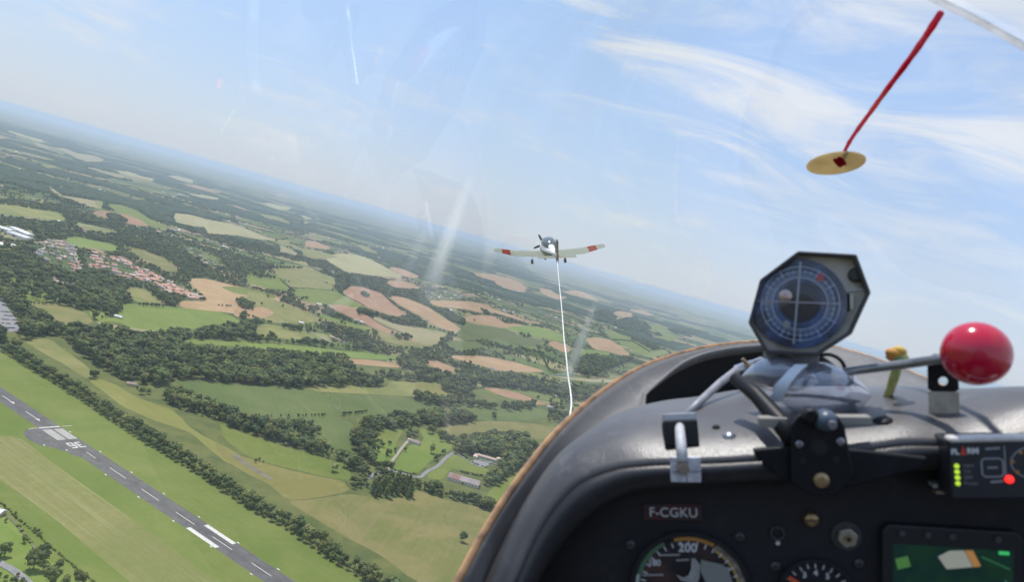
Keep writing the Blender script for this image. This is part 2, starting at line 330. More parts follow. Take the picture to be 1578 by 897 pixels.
# ------------------------------------------------------------------ fields
FIELDS = [
 # airfield
 ('I','a',[(-260,420),(0,535),(33,560),(117,611),(170,648),(217,678),(300,728),(380,782),(436,812),(506,862),(566,897),(640,950),(600,1100),(100,1100),(-260,800)]),
 ('C','h',[(-300,120),(0,218),(60,220),(120,240),(200,310),(330,405),(500,525),(840,770),(1010,900),(1100,990),(800,1010),(600,897),(420,745),(250,600),(110,500),(0,425),(-300,240)]),
 ('C','g',[(-40,560),(0,575),(60,620),(150,720),(230,800),(390,920),(300,1000),(-40,900)]),
 # strips beside the tree row
 ('B','o',[(105,432),(228,422),(300,480),(385,540),(425,575),(405,610),(350,580),(290,540),(200,492)]),
 ('B','y',[(405,618),(470,612),(540,640),(620,690),(700,722),(790,750),(835,790),(870,830),(930,870),(1010,910),(1100,960),(1180,1010),(1060,1010),(960,930),(880,860),(800,830),(700,800),(560,735),(480,670)]),
 ('D','g',[(-130,150),(0,215),(150,258),(330,318),(470,350),(492,425),(380,412),(230,376),(100,345),(0,308),(-100,240)]),
 ('D','y',[(-150,240),(-60,300),(0,320),(100,350),(230,385),(380,415),(450,430),(485,475),(300,512),(190,518),(100,440),(0,395),(-130,310)]),
 ('D','o',[(185,522),(300,515),(480,488),(560,500),(640,515),(760,500),(800,472),(900,510),(1060,545),(1150,575),(1220,520),(1268,380),(1400,420),(1300,1000),(1000,1000),(760,880),(680,815),(600,760),(450,685),(370,635),(280,580)]),
 ('D','g',[(1115,485),(1190,425),(1268,385),(1340,350),(1340,450),(1180,560),(1140,530)]),
 ('D','d',[(-280,-30),(0,0),(250,8),(700,35),(760,52),(900,60),(1100,75),(1300,75),(1300,130),(1090,135),(1000,98),(700,98),(520,138),(480,130),(380,118),(100,122),(0,112),(-180,60)]),
 ('D','d',[(110,130),(400,125),(500,160),(500,190),(478,235),(490,295),(430,285),(350,240),(190,182)]),
 ('E','o',[(245,770),(340,775),(440,787),(480,812),(540,827),(668,827),(682,796),(800,800),(930,806),(1045,872),(1000,880),(900,876),(700,866),(400,850),(262,842)]),
 ('D','o',[(890,182),(1000,160),(1130,148),(1300,160),(1300,205),(1180,205),(1080,212),(960,222)]),
 ('D','g',[(590,192),(660,184),(735,185),(710,225),(690,260),(610,240)]),
 ('D','g',[(800,178),(900,215),(965,245),(950,285),(870,322),(800,390),(750,388),(683,372),(690,345),(730,290),(760,260),(830,240)]),
 ('D','g',[(830,405),(880,365),(940,318),(970,300),(1040,330),(1130,372),(1120,405),(1000,380),(950,370),(900,430)]),
 ('D','g',[(590,230),(690,250),(700,290),(660,350),(590,330)]),
 # left, second and third rank
 ('B','g',[(10,150),(90,147),(160,148),(215,195),(280,250),(200,252),(110,247),(60,215)]),
 ('B','o',[(140,262),(330,263),(400,310),(435,352),(360,362),(300,362),(240,325),(180,290)]),
 ('B','g',[(395,262),(580,260),(720,275),(830,280),(1000,300),(1060,315),(1115,352),(960,362),(880,385),(800,402),(620,382),(540,345),(430,350)]),
 ('B','s',[(430,345),(620,378),(800,398),(780,408),(620,396),(480,366)]),
 ('B','o',[(575,185),(680,198),(760,255),(700,262),(620,255),(600,215)]),
 ('B','t',[(860,155),(900,145),(960,150),(1080,180),(1196,205),(1290,235),(1290,330),(1196,325),(1100,312),(980,298),(830,282),(830,250),(960,252),(940,225)]),
 ('B','g',[(1010,185),(1100,185),(1250,215),(1280,240),(1180,230),(1080,215)]),
 ('B','g',[(840,430),(900,428),(1000,438),(1196,440),(1196,468),(1100,462),(1000,456),(880,452)]),
 ('B','g',[(1155,385),(1196,365),(1240,355),(1260,385),(1200,402)]),
 ('B','g',[(318,205),(350,212),(385,238),(340,242)]),
 ('B','d',[(795,622),(880,625),(1000,635),(1130,640),(1250,645),(1420,650),(1500,690),(1560,800),(1400,800),(1300,790),(1196,790),(1130,762),(1060,740),(940,690),(860,655)]),
 ('E','g',[(0,618),(110,618),(230,625),(350,640),(480,655),(640,670),(740,682),(690,697),(560,690),(480,686),(270,682),(140,655),(0,642)]),
 ('E','t',[(180,690),(280,684),(480,690),(620,697),(700,712),(750,735),(640,727),(560,720),(430,707),(340,708)]),
 ('E','o',[(30,550),(60,528),(110,525),(240,550),(380,572),(405,605),(320,600),(250,602),(120,590),(60,577)]),
 ('E','o',[(0,365),(60,375),(120,402),(230,445),(330,482),(362,512),(250,520),(140,522),(60,495),(0,470)]),
 ('E','t',[(-60,450),(0,455),(70,440),(140,470),(100,490),(40,500),(-60,490)]),
 ('E','g',[(300,452),(400,492),(520,525),(620,560),(560,557),(450,522),(360,500)]),
 ('E','g',[(0,275),(80,275),(160,290),(205,340),(200,362),(100,355),(0,335)]),
 ('E','o',[(120,248),(200,240),(300,252),(360,285),(420,305),(420,360),(330,357),(250,350),(205,345),(165,310)]),
 ('E','g',[(215,360),(300,356),(420,366),(490,400),(565,440),(500,445),(400,432),(280,420),(240,395)]),
 ('E','t',[(470,362),(500,342),(560,350),(640,377),(700,430),(765,482),(720,488),(680,482),(560,440),(500,410),(450,367)]),
 ('E','t',[(675,390),(720,392),(760,402),(860,440),(920,480),(975,515),(1032,555),(1000,562),(960,556),(900,530),(800,472),(720,430)]),
 ('E','t',[(395,436),(440,430),(500,442),(560,475),(600,502),(650,535),(722,572),(680,572),(640,560),(540,512),(470,480)]),
 ('E','s',[(585,490),(640,492),(700,522),(770,525),(850,547),(960,570),(945,600),(900,620),(860,632),(780,590),(740,562),(660,530)]),
 ('E','o',[(600,582),(720,590),(840,622),(930,627),(820,632),(700,622)]),
 ('E','t',[(660,322),(700,316),(760,325),(840,355),(780,360),(700,347)]),
 ('E','t',[(665,250),(720,255),(780,275),(832,300),(780,306),(720,282)]),
 ('E','s',[(355,195),(420,190),(520,192),(580,212),(640,240),(750,302),(680,298),(600,292),(470,272),(400,232)]),
 ('G','t',[(50,142),(130,138),(200,142),(260,142),(330,155),(420,192),(560,240),(650,252),(560,250),(400,200),(320,200),(250,180),(120,170)]),
 ('G','t',[(250,215),(340,210),(440,225),(480,245),(560,270),(440,275),(330,255),(245,240)]),
 ('G','d',[(200,300),(250,262),(340,262),(470,285),(500,310),(640,335),(600,370),(400,340),(300,335),(230,330)]),
 ('G','d',[(130,330),(260,340),(380,360),(300,375),(200,378)]),
 ('G','g',[(430,270),(560,262),(680,290),(730,310),(740,345),(690,335),(560,310)]),
 ('G','t',[(640,345),(700,340),(745,365),(780,380),(740,400),(700,380)]),
 ('G','t',[(150,412),(260,410),(350,415),(480,440),(650,490),(580,494),(400,485),(310,455),(240,440)]),
 ('G','t',[(325,566),(420,575),(540,605),(655,655),(600,655),(520,630),(420,610)]),
 ('G','y',[(0,548),(70,550),(130,560),(200,585),(252,612),(150,612),(60,605),(0,600)]),
 ('G','d',[(0,642),(160,648),(360,658),(500,662),(620,672),(660,690),(640,722),(500,738),(360,735),(310,728),(250,700),(120,680),(0,680)]),
 ('G','o',[(110,757),(250,748),(400,735),(560,745),(700,765),(720,800),(640,832),(500,805),(330,795),(180,812)]),
 ('G','t',[(40,440),(100,435),(190,470),(230,492),(150,490),(80,465)]),
 ('G','s',[(660,512),(760,518),(900,530),(1000,530),(960,545),(860,542),(760,530)]),
 ('R','t',[(215,640),(330,632),(420,650),(500,700),(590,770),(500,775),(400,745),(290,730)]),
 ('R','g',[(370,575),(440,585),(560,630),(700,690),(860,740),(900,760),(760,800),(650,770),(540,700),(440,650)]),
 ('R','g',[(180,730),(290,735),(400,750),(450,775),(300,775),(180,770)]),
 ('R','t',[(440,425),(500,415),(600,435),(620,455),(540,478),(490,455)]),
 ('R','t',[(560,400),(660,410),(790,450),(740,455),(620,425)]),
 ('R','t',[(30,260),(120,250),(200,262),(270,300),(360,345),(250,320),(120,290)]),
 ('R','g',[(750,520),(840,540),(900,600),(1000,640),(900,660),(820,640),(760,580)]),
 ('R','t',[(-160,230),(-60,245),(20,300),(100,300),(0,330),(-120,280)]),
 ('E','t',[(1070,280),(1130,282),(1200,292),(1240,310),(1180,320),(1120,300)]),
 ('E','t',[(1190,295),(1260,305),(1330,345),(1330,375),(1250,360),(1180,330)]),
 # far left
 ('A','o',[(-60,580),(0,583),(90,592),(170,608),(265,620),(290,640),(330,660),(240,655),(150,642),(60,632),(-60,618)]),
 ('A','s',[(800,622),(870,628),(950,650),(1060,672),(1120,690),(1195,722),(1280,750),(1200,745),(1080,725),(960,716),(920,690),(800,662)]),
 ('A','t',[(410,615),(480,612),(600,632),(650,650),(695,680),(640,682),(560,662),(470,640)]),
 ('A','g',[(480,577),(560,585),(640,612),(680,640),(720,668),(790,690),(760,695),(690,682),(640,650),(560,622)]),
 ('A','g',[(300,742),(350,732),(420,748),(500,762),(562,790),(520,798),(450,790),(330,772)]),
 ('A','o',[(580,778),(640,788),(750,830),(790,860),(835,890),(760,892),(700,852),(640,825)]),
 ('A','s',[(210,500),(240,505),(290,540),(380,555),(480,572),(470,602),(400,590),(340,570),(270,548)]),
 ('A','o',[(440,560),(480,570),(475,600),(440,590)]),
 ('A','o',[(330,660),(460,690),(560,715),(520,725),(400,700)]),
 ('V','s',[(30,260),(90,270),(170,292),(240,320),(340,340),(360,368),(300,355),(230,330),(140,305)]),
 ('V','s',[(270,360),(340,375),(400,400),(380,415),(300,395)]),
 ('V','s',[(440,400),(540,415),(620,450),(760,470),(850,500),(820,525),(700,515),(610,485),(520,440)]),
 ('V','s',[(680,560),(760,570),(860,600),(960,630),(1040,660),(960,650),(840,610)]),
 ('V','s',[(930,590),(1050,600),(1160,640),(1265,660),(1240,680),(1120,650),(1000,625)]),
 ('V','s',[(1340,630),(1440,635),(1578,670),(1578,700),(1450,670)]),
 ('V','t',[(-40,300),(30,312),(35,330),(-40,330)]),
 ('V','o',[(330,540),(440,550),(470,570),(380,570)]),
 ('V','s',[(880,385),(960,390),(1050,430),(940,420)]),
 ('U','s',[(600,432),(660,435),(740,458),(830,470),(830,490),(740,490),(660,465)]),
 ('U','t',[(-40,285),(60,290),(160,320),(285,355),(200,350),(80,320)]),
 ('U','s',[(0,360),(120,370),(275,400),(220,408),(80,385)]),
 ('U','o',[(600,520),(720,545),(830,590),(830,606),(700,570),(600,545)]),
 ('U','o',[(920,690),(1000,685),(1110,705),(1120,725),(1020,720)]),
 ('U','t',[(950,745),(1020,745),(1150,790),(1150,812),(1040,800),(950,790)]),
 ('U','o',[(720,740),(780,735),(830,755),(820,780),(740,775)]),
 ('U','s',[(740,780),(800,800),(880,835),(890,865),(800,840),(740,830)]),
 ('U','o',[(920,800),(1050,820),(1150,850),(1230,870),(1120,890),(1000,885),(920,850)]),
 ('U','t',[(150,235),(260,270),(360,300),(300,298),(200,262)]),
 ('U','s',[(910,530),(970,545),(1020,570),(940,565)]),
 ('U','t',[(700,375),(780,385),(880,385),(800,360),(760,355)]),
 ('U','t',[(1000,415),(1100,430),(1150,455),(1060,440)]),
 ('U','o',[(1360,775),(1450,790),(1560,850),(1450,830)]),
 ('U','s',[(920,580),(1000,600),(940,600)]),
]
def chaikin(P):
    out = []
    for i in range(len(P)):
        a, b = Vector(P[i]), Vector(P[(i+1) % len(P)]); out += [a*.82+b*.18, a*.18+b*.82]
    return out
field_polys = []
for k, (c, ty, pts) in enumerate(FIELDS):
    P = gpoly(c, pts); field_polys.append([tuple(p) for p in P])
    if ty != 'a': P = chaikin(P)
    L = max(range(len(pts)), key=lambda i: (gnd(*px(c, [pts[i]])[0])-gnd(*px(c, [pts[i-1]])[0])).length)
    e = gnd(*px(c, [pts[L]])[0])-gnd(*px(c, [pts[L-1]])[0]); ang = math.atan2(e.y, e.x)
    if k < 3: q = gnd(420, 890)-gnd(133, 697); ang = math.atan2(q.y, q.x)
    ctr = sum(P, Vector((0, 0)))/len(P); ca, sa = math.cos(-ang), math.sin(-ang)
    vs = [Vector(((p.x-ctr.x)*ca-(p.y-ctr.y)*sa, (p.x-ctr.x)*sa+(p.y-ctr.y)*ca, 0)) for p in P]
    o = link('field', mesh('field', vs, [tuple(range(len(vs)))], FM[ty]), loc=(ctr.x, ctr.y, G0+.05+.004*k))
    o.rotation_euler.z = ang; tag(o, kind='structure')
ZR = G0+.05+.004*3+.002                                        # just above the airfield

# ------------------------------------------------------------------ runway
def asph(t, b):
    oc = t.n('ShaderNodeTexCoord').outputs['Object']
    c = t.mix(t.step(t.noise(oc, 1/14, 5, .65), .35, .7), (.112, .103, .098), (.148, .136, .126))
    st = t.noise(t.mapping(oc, scale=(1/90, 1/1.8, 1)), 1.0, 3)
    c = t.mix(t.math('MULTIPLY', t.step(st, .45, .75), .5), c, (.082, .076, .073))
    ly = t.math('ABSOLUTE', t.n('ShaderNodeSeparateXYZ', ins={'Vector': oc}).outputs[1])
    rub = t.math('MULTIPLY', t.step(ly, 7.5, 1.0), t.step(t.noise(t.mapping(oc, scale=(1/160, 1/1.1, 1)), 1.0, 3), .35, .7))
    c = t.mix(t.math('MULTIPLY', rub, .55), c, (.055, .052, .050))
    crk = t.n('ShaderNodeTexVoronoi', feature='DISTANCE_TO_EDGE', ins={'Vector': t.mapping(oc, scale=(1/22, 1/7, 1)), 'Scale': 1.0})
    c = t.mix(t.math('SUBTRACT', .55, t.math('MULTIPLY', t.step(crk.outputs[0], .0, .035), .55)), c, (.05, .047, .045))
    t.L.new(c, b.inputs['Base Color'])
asphalt = principled('asphalt', (.11, .11, .11), .9, spec=.2, build=asph)
paint = principled('runway_paint', (.62, .59, .52), .8, spec=.2, build=worn((.68, .64, .55), (.46, .43, .38), .5))
A0, A1 = gnd(133, 697), gnd(420, 890); ax = (A0-A1).normalized(); nx = Vector((-ax.y, ax.x))   # ax: up the runway, away from the eye
if (gnd(37, 672)-A0).dot(nx) < 0: nx = -nx                      # nx: towards the turning bulb
def rs(p): d = gnd(*p)-A0; return d.dot(ax), d.dot(nx)
HW = 12.6
rang = math.atan2(ax.y, ax.x)
fl = 1 if Vector((-math.sin(rang), math.cos(rang))).dot(nx) > 0 else -1
pad = [rs(p) for p in px('C', [(335, 305), (300, 289), (240, 272), (180, 259), (145, 243), (122, 226), (110, 209), (115, 194), (135, 187), (160, 182), (185, 179)])]
outline = [(-1500, -HW), (1500, -HW), (1500, HW)]
outline += [(pad[-1][0]+3, HW)] + [(s_, max(n_, HW)) for s_, n_ in pad][::-1] + [(pad[0][0]-12, HW), (-1500, HW)]
vs = [Vector((s_, n_*fl, 0)) for s_, n_ in outline]
rwo = link('runway', mesh('runway', vs, [tuple(range(len(vs)))], asphalt), loc=(A0.x, A0.y, ZR)); rwo.rotation_euler.z = rang
tag(rwo, kind='structure')
def paintpiece(name, polys, z=.02):
    vs, fs = [], []
    for P in polys:
        fs.append(tuple(range(len(vs), len(vs)+len(P)))); vs += [Vector((s_, n_*fl, z)) for s_, n_ in P]
    return link(name, mesh(name, vs, fs, paint), rwo)
def rect(s0, s1, n0, n1): return [(s0, n0), (s1, n0), (s1, n1), (s0, n1)]
for a, b_ in (((403,293),(447,322)), ((510,366),(586,417)), ((657,465),(738,520)), ((815,573),(903,632)), ((990,688),(1078,750)), ((1170,810),(1262,872))):
    s0, s1 = rs(px('C', [a])[0])[0], rs(px('C', [b_])[0])[0]
    paintpiece('centre_line_dash', [rect(s0, s1, -.42, .42)])
for a, b_ in (((20,30),(78,69)), ((130,103),(192,149)), ((-120,-70),(-60,-28)), ((-260,-170),(-200,-130))):
    s0, s1 = rs(px('C', [a])[0])[0], rs(px('C', [b_])[0])[0]
    paintpiece('arrow', [rect(s0, s1+7, -.5, .5), [(s1+9, -2.6), (s1, 0), (s1+9, 2.6), (s1+6.5, 0)]])
sa, na_ = rs((285, 815)); sb, nb_ = rs((333, 845))
paintpiece('aiming_block', [rect(sa, sb, 7.2, 12.3)])
sa, na_ = rs((316, 810)); sb, nb_ = rs((364, 838))
paintpiece('aiming_block', [rect(sa, sb, -12.3, -7.2)])
st0, st1 = rs(px('C', [(255, 186)])[0])[0], rs(px('C', [(315, 234)])[0])[0]
for k in range(6):
    paintpiece('threshold_stripe', [rect(st0, st1, 1.5+k*1.8, 2.4+k*1.8)])
    paintpiece('threshold_stripe', [rect(st0, st1, -2.4-k*1.8, -1.5-k*1.8)])
sbar = st0+5.5
paintpiece('threshold_bar', [rect(sbar, sbar+2.6, -12.3, 12.3)])
paintpiece('threshold_bar', [rect(sbar+.6, sbar+1.6, 13.6, 24), rect(sbar+.6, sbar+1.6, -27, -15)])
# the number 36, its head towards the eye (it is read from the far end)
three = [(0, 4.3, 3, 5), (2.25, 0, 3, 4.3), (0, 0, 2.25, .7), (.9, 2.2, 2.25, 2.9)]
six = [(0, 0, .75, 5), (.75, 4.3, 2.9, 5), (.75, 2.3, 3, 3), (2.25, .7, 3, 2.3), (.75, 0, 3, .7)]
sg = rs(px('C', [(322, 247)])[0])[0]-2.0; hg = 16.0
# reader looks along -ax (towards the eye); the reader's right hand is nx or its opposite
rgt = Vector((-ax.y, ax.x)); look = -ax; rdir = Vector((look.y, -look.x))
sgn = 1 if rdir.dot(nx) > 0 else -1
def place(bars, c0):
    out = []
    for x0, y0, x1, y1 in bars:
        f = lambda x, y: (sg-y/5*hg, sgn*(c0+(x-1.5)/3*7.2))
        out.append([f(x0, y0), f(x1, y0), f(x1, y1), f(x0, y1)])
    paintpiece('number', out)
place(three, -4.6); place(six, 4.6)
# white edge boards
white = principled('white_board', (.78, .77, .74), .7)
mkme = None
for i, p in enumerate([(490,400),(640,505),(798,617),(970,738),(1160,866),(310,285),(205,262)]+[(618,388),(765,488),(925,597),(1105,718),(475,292),(330,200),(1290,842)]):
    s_, n_ = rs(px('C', [p])[0]); n_ = (HW+1.7) if n_ > 0 else -(HW+1.7)
    if i in (5, 6): s_, n_ = rs(px('C', [p])[0])
    q = A0+ax*s_+nx*n_
    if mkme is None:
        mb = MB(); mb.box((0, 0, .28), (3.2, 1.0, .06)); mb.box((-1.3, 0, .12), (.08, .9, .26)); mb.box((1.3, 0, .12), (.08, .9, .26))
        mkme = mesh('edge_marker', mb.v, mb.f, white)
    o = link('edge_marker', mkme, loc=(q.x, q.y, ZR-.01)); o.rotation_euler.z = rang
    tag(o, 'small white edge marker board on the grass verge of the asphalt runway' if i not in (5, 6) else 'white edge marker board on the grass beside the rounded turning pad', 'marker', 'edge markers along the runway')

# ------------------------------------------------------------------ roads and tracks
gravel = principled('pale_track', (.34, .30, .235), .95, spec=.1, build=var((.36, .32, .25), (.28, .25, .19), .3, .06))
tarmac = principled('road_tarmac', (.24, .23, .22), .9, spec=.1, build=var((.27, .255, .24), (.21, .205, .20), .2, .06))
dark_track = principled('old_tarmac', (.19, .165, .13), .95, spec=.1, build=var((.215, .185, .125), (.155, .135, .10), .06, .03))
def strip(name, c, pts, wid, m, z):
    P = [Vector((p.x, p.y, 0)) for p in gpoly(c, pts)]
    P = catmull(P, 12*len(P)); vs = []
    for i, p in enumerate(P):
        d = (P[min(i+1, len(P)-1)]-P[max(i-1, 0)]).normalized(); n = Vector((-d.y, d.x, 0))*wid/2
        vs += [p+n, p-n]
    fs = [(2*i, 2*i+1, 2*i+3, 2*i+2) for i in range(len(P)-1)]
    tag(link(name, mesh(name, vs, fs, m), loc=(0, 0, G0+z)), kind='structure')
Z1 = .06+.004*len(FIELDS)
strip('road', 'D', [(560,420),(600,395),(650,380),(720,392),(800,412),(840,385),(890,358),(930,318),(965,296)], 6, tarmac, Z1+.05)
strip('driveway', 'D', [(965,296),(1030,330),(1080,360),(1125,352)], 5, tarmac, Z1+.08)
strip('driveway', 'D', [(655,385),(668,350),(700,305),(730,265),(755,238)], 4.5, gravel, Z1+.11)
strip('old_taxiway', 'D', [(-60,305),(0,350),(60,388),(118,420)], 9, dark_track, .16)
strip('road', 'C', [(-60,770),(0,812),(60,845),(110,885),(170,940)], 7, tarmac, Z1+.05)
strip('path', 'C', [(0,575),(40,600),(90,650),(140,715),(165,745)], 1.6, dark_track, Z1+.02)
strip('railway', 'A', [(-80,622),(0,630),(200,655),(400,682),(560,706),(700,733),(850,760),(1000,790),(1100,812)], 14, gravel, Z1+.05)
strip('street', 'A', [(330,775),(345,815),(365,860),(372,900)], 9, gravel, Z1+.05)
strip('street', 'B', [(575,160),(600,140),(635,115)], 9, tarmac, Z1+.05)
strip('street', 'A', [(135,820),(170,800),(215,780)], 10, gravel, Z1+.05)
strip('road', 'E', [(150,505),(300,560),(400,610),(440,625)], 6, gravel, Z1+.05)
strip('road', 'E', [(800,690),(890,655),(960,605),(1000,560)], 6, gravel, Z1+.05)
strip('road', 'G', [(780,515),(870,530),(960,540),(1050,520)], 6, gravel, Z1+.05)
strip('road', 'G', [(640,515),(760,500),(900,490),(1000,500),(1100,470)], 5, tarmac, Z1+.02)
pk = gpoly('B', [(-40,225),(10,240),(40,290),(100,370),(95,395),(40,395),(-40,360)])
tag(link('car_park', mesh('car_park', [Vector((p.x, p.y, 0)) for p in pk], [tuple(range(len(pk)))], tarmac), loc=(0, 0, G0+Z1+.05)), kind='structure')
yd = gpoly('D', [(1060,330),(1040,350),(1105,362),(1145,340)])
tag(link('courtyard', mesh('courtyard', [Vector((p.x, p.y, 0)) for p in yd], [tuple(range(len(yd)))], tarmac), loc=(0, 0, G0+Z1+.14)), kind='structure')

# ================================================================== TREES
def leafmat(name, c1, c2):
    def f(t, b):
        oc = t.n('ShaderNodeTexCoord').outputs['Object']
        rnd = t.n('ShaderNodeObjectInfo').outputs['Random']
        c = t.mix(t.noise(oc, .45, 3), c1, c2)
        c = t.mix(t.math('MULTIPLY', t.math('POWER', rnd, 1.6), .8), c, (c2[0]*1.6, c2[1]*1.22, c2[2]*.9))
        hv = t.n('ShaderNodeHueSaturation', ins={'Color': c, 'Value': t.math('ADD', .62, t.math('MULTIPLY', t.math('FRACT', t.math('MULTIPLY', rnd, 7.3)), .95))})
        t.L.new(hv.outputs[0], b.inputs['Base Color'])
    return principled(name, c1, .8, spec=.2, build=f)
LEAF = leafmat('leaf_green', (.060, .088, .026), (.104, .132, .044))
LEAFD = leafmat('leaf_dark', (.046, .074, .027), (.078, .108, .040))
LEAFP = leafmat('leaf_pale', (.084, .114, .034), (.135, .155, .056))
BARK = principled('bark', (.12, .09, .065), .95, spec=.1, build=var((.14, .105, .075), (.09, .07, .05), 2.0, .2))
ICO = {}
def ico(sub):
    if sub not in ICO:
        bm = bmesh.new(); bmesh.ops.create_icosphere(bm, subdivisions=sub, radius=1)
        ICO[sub] = ([v.co.copy() for v in bm.verts], [tuple(v.index for v in f.verts) for f in bm.faces]); bm.free()
    return ICO[sub]
def crown_mesh(name, R, h, shape, m, leaves, r_):             # crown of leaf clumps round lobes, foot of the tree at z = 0
    lobes = []
    if shape == 'round':
        for k in range(r_.randint(7, 10)):
            a = r_.uniform(0, 6.28); q = R*.62*math.sqrt(r_.random()); z = h*r_.uniform(.38, .80)
            lobes.append((Vector((q*math.cos(a), q*math.sin(a), z)), R*r_.uniform(.36, .56)))
        lobes.append((Vector((0, 0, h*.62)), R*.62))
    elif shape == 'tall':
        for k in range(9):
            z = h*(.14+.80*k/8); q = R*.28; a = r_.uniform(0, 6.28)
            lobes.append((Vector((q*math.cos(a), q*math.sin(a), z)), R*(.9-.55*abs(k/8-.38))))
    else:
        for k in range(5):
            a = r_.uniform(0, 6.28); q = R*.55
            lobes.append((Vector((q*math.cos(a), q*math.sin(a), h*r_.uniform(.3, .55))), R*r_.uniform(.4, .6)))
    mb = MB(); iv, if_ = ico(1 if leaves else 1)
    for c, r in lobes:
        s = Vector((1, 1, r_.uniform(.75, 1.0)))
        mb.add([c+Vector((v.x*s.x, v.y*s.y, v.z*s.z))*r*r_.uniform(.74, .98) for v in iv], if_)
        for k in range(leaves):
            d = Vector((r_.gauss(0, 1), r_.gauss(0, 1), r_.gauss(.25, 1))).normalized()
            p = c+Vector((d.x*s.x, d.y*s.y, d.z*s.z))*r*r_.uniform(.86, 1.14)
            n = (d+Vector((r_.uniform(-.6, .6), r_.uniform(-.6, .6), r_.uniform(-.5, .7)))).normalized()
            a = n.orthogonal().normalized(); b = n.cross(a); sz = r_.uniform(.35, .75)
            w = r_.uniform(0, 6.28); a, b = a*math.cos(w)+b*math.sin(w), b*math.cos(w)-a*math.sin(w)
            mb.add([p+a*sz, p+b*sz*.8+n*.1, p-a*sz*1.1, p-b*sz*.7-n*.12], [(0, 1, 2, 3)])
    return mesh(name, mb.v, mb.f, m)
def trunk_mesh(name, h, r_):
    mb = MB(); mb.tube([(0, 0, -.6), (0, 0, h*.15), (.1, .05, h*.34), (.05, .15, h*.52)], [.34, .27, .22, .12], 7)
    for k in range(4):
        a = r_.uniform(0, 6.28); q = h*.18
        mb.tube([(.06, .05, h*.27), (q*.6*math.cos(a), q*.6*math.sin(a), h*.42), (q*math.cos(a), q*math.sin(a), h*.56)], [.14, .10, .05], 5)
    return mesh(name, mb.v, mb.f, BARK)
r_ = random.Random(5)
PROTO = {'round': [], 'tall': [], 'bush': []}
for k in range(7):
    PROTO['round'].append((crown_mesh('crown', 4.4+.3*(k % 3), 11.0, 'round', (LEAF, LEAFD, LEAF, LEAFP, LEAFD, LEAF, LEAFP)[k], 26, r_), trunk_mesh('trunk', 11.0, r_)))
for k in range(3): PROTO['tall'].append((crown_mesh('crown', 2.9, 16.0, 'tall', (LEAFP, LEAF, LEAF)[k], 24, r_), trunk_mesh('trunk', 16.0, r_)))
for k in range(3): PROTO['bush'].append((crown_mesh('crown', 2.3, 3.6, 'bush', (LEAFD, LEAF, LEAFP)[k], 16, r_), trunk_mesh('trunk', 3.0, r_)))
protocol = bpy.data.collections.new('tree_kinds'); NAMES = []
FARP = {'round': [], 'tall': [], 'bush': []}
for kind in ('round', 'tall', 'bush'):
    for k, (cm, tm) in enumerate(PROTO[kind]):
        vs = [v.co.copy() for v in cm.vertices]; fs = [tuple(p.vertices) for p in cm.polygons]; n = len(vs)
        vs += [v.co.copy() for v in tm.vertices]; nf = len(fs); fs += [tuple(i+n for i in p.vertices) for p in tm.polygons]
        me = mesh('tree_kind', vs, fs, [cm.materials[0], BARK], fm=[0]*nf+[1]*(len(fs)-nf))
        o = bpy.data.objects.new('tree_kind_%02d' % len(NAMES), me); protocol.objects.link(o)
        FARP[kind].append(len(NAMES)); NAMES.append(o.name)

TREES = []                                                     # x, y, height, kind, zone
def addtree(x, y, h, kind, zone): TREES.append((x, y, h, kind, zone))
VILL = []
def wood(c, pts, zone, sp=8.5, h=(10, 15), kind='round', keep=1.0):
    if kind == 'round' and sp >= 8: sp = sp*1.14; h = (h[0]*.9, h[1]*1.3)
    P = gpoly(c, pts); xs = [p.x for p in P]; ys = [p.y for p in P]
    gx, gy = np.meshgrid(np.arange(min(xs), max(xs)+sp, sp), np.arange(min(ys), max(ys)+sp, sp*.87))
    gx = gx+(np.arange(gx.shape[0]) % 2)[:, None]*sp*.5
    x = (gx+rng.uniform(-.36, .36, gx.shape)*sp).ravel(); y = (gy+rng.uniform(-.36, .36, gy.shape)*sp).ravel()
    hh = rng.uniform(h[0]*.62, h[1]*1.15, len(x)); hh *= np.where(rng.random(len(x)) < .12, 1.25, 1)
    see = lambda q: inside(P, x*H/(H-q*hh), y*H/(H-q*hh))       # the outline was surveyed on the crowns, not on the trunks
    ok, mid = see(.66) & see(.06), see(.5)
    if ok.sum() < .4*mid.sum(): ok = mid
    ok &= rng.random(len(x)) < keep
    for a, b, q in zip(x[ok], y[ok], hh[ok]): addtree(a, b, q, kind, zone)
def row(c, pts, zone, sp=7.0, h=(6, 10), kind='round', jit=1.5):
    P = gpoly(c, pts)
    for a, b in zip(P[:-1], P[1:]):
        L = (b-a).length; n = max(1, int(L/sp))
        for i in range(n):
            q = a.lerp(b, (i+rng.uniform(-.2, .2))/n)
            hq = rng.uniform(*h); q = q*(1-.45*hq/H); addtree(q.x+rng.uniform(-jit, jit), q.y+rng.uniform(-jit, jit), hq, kind, zone)
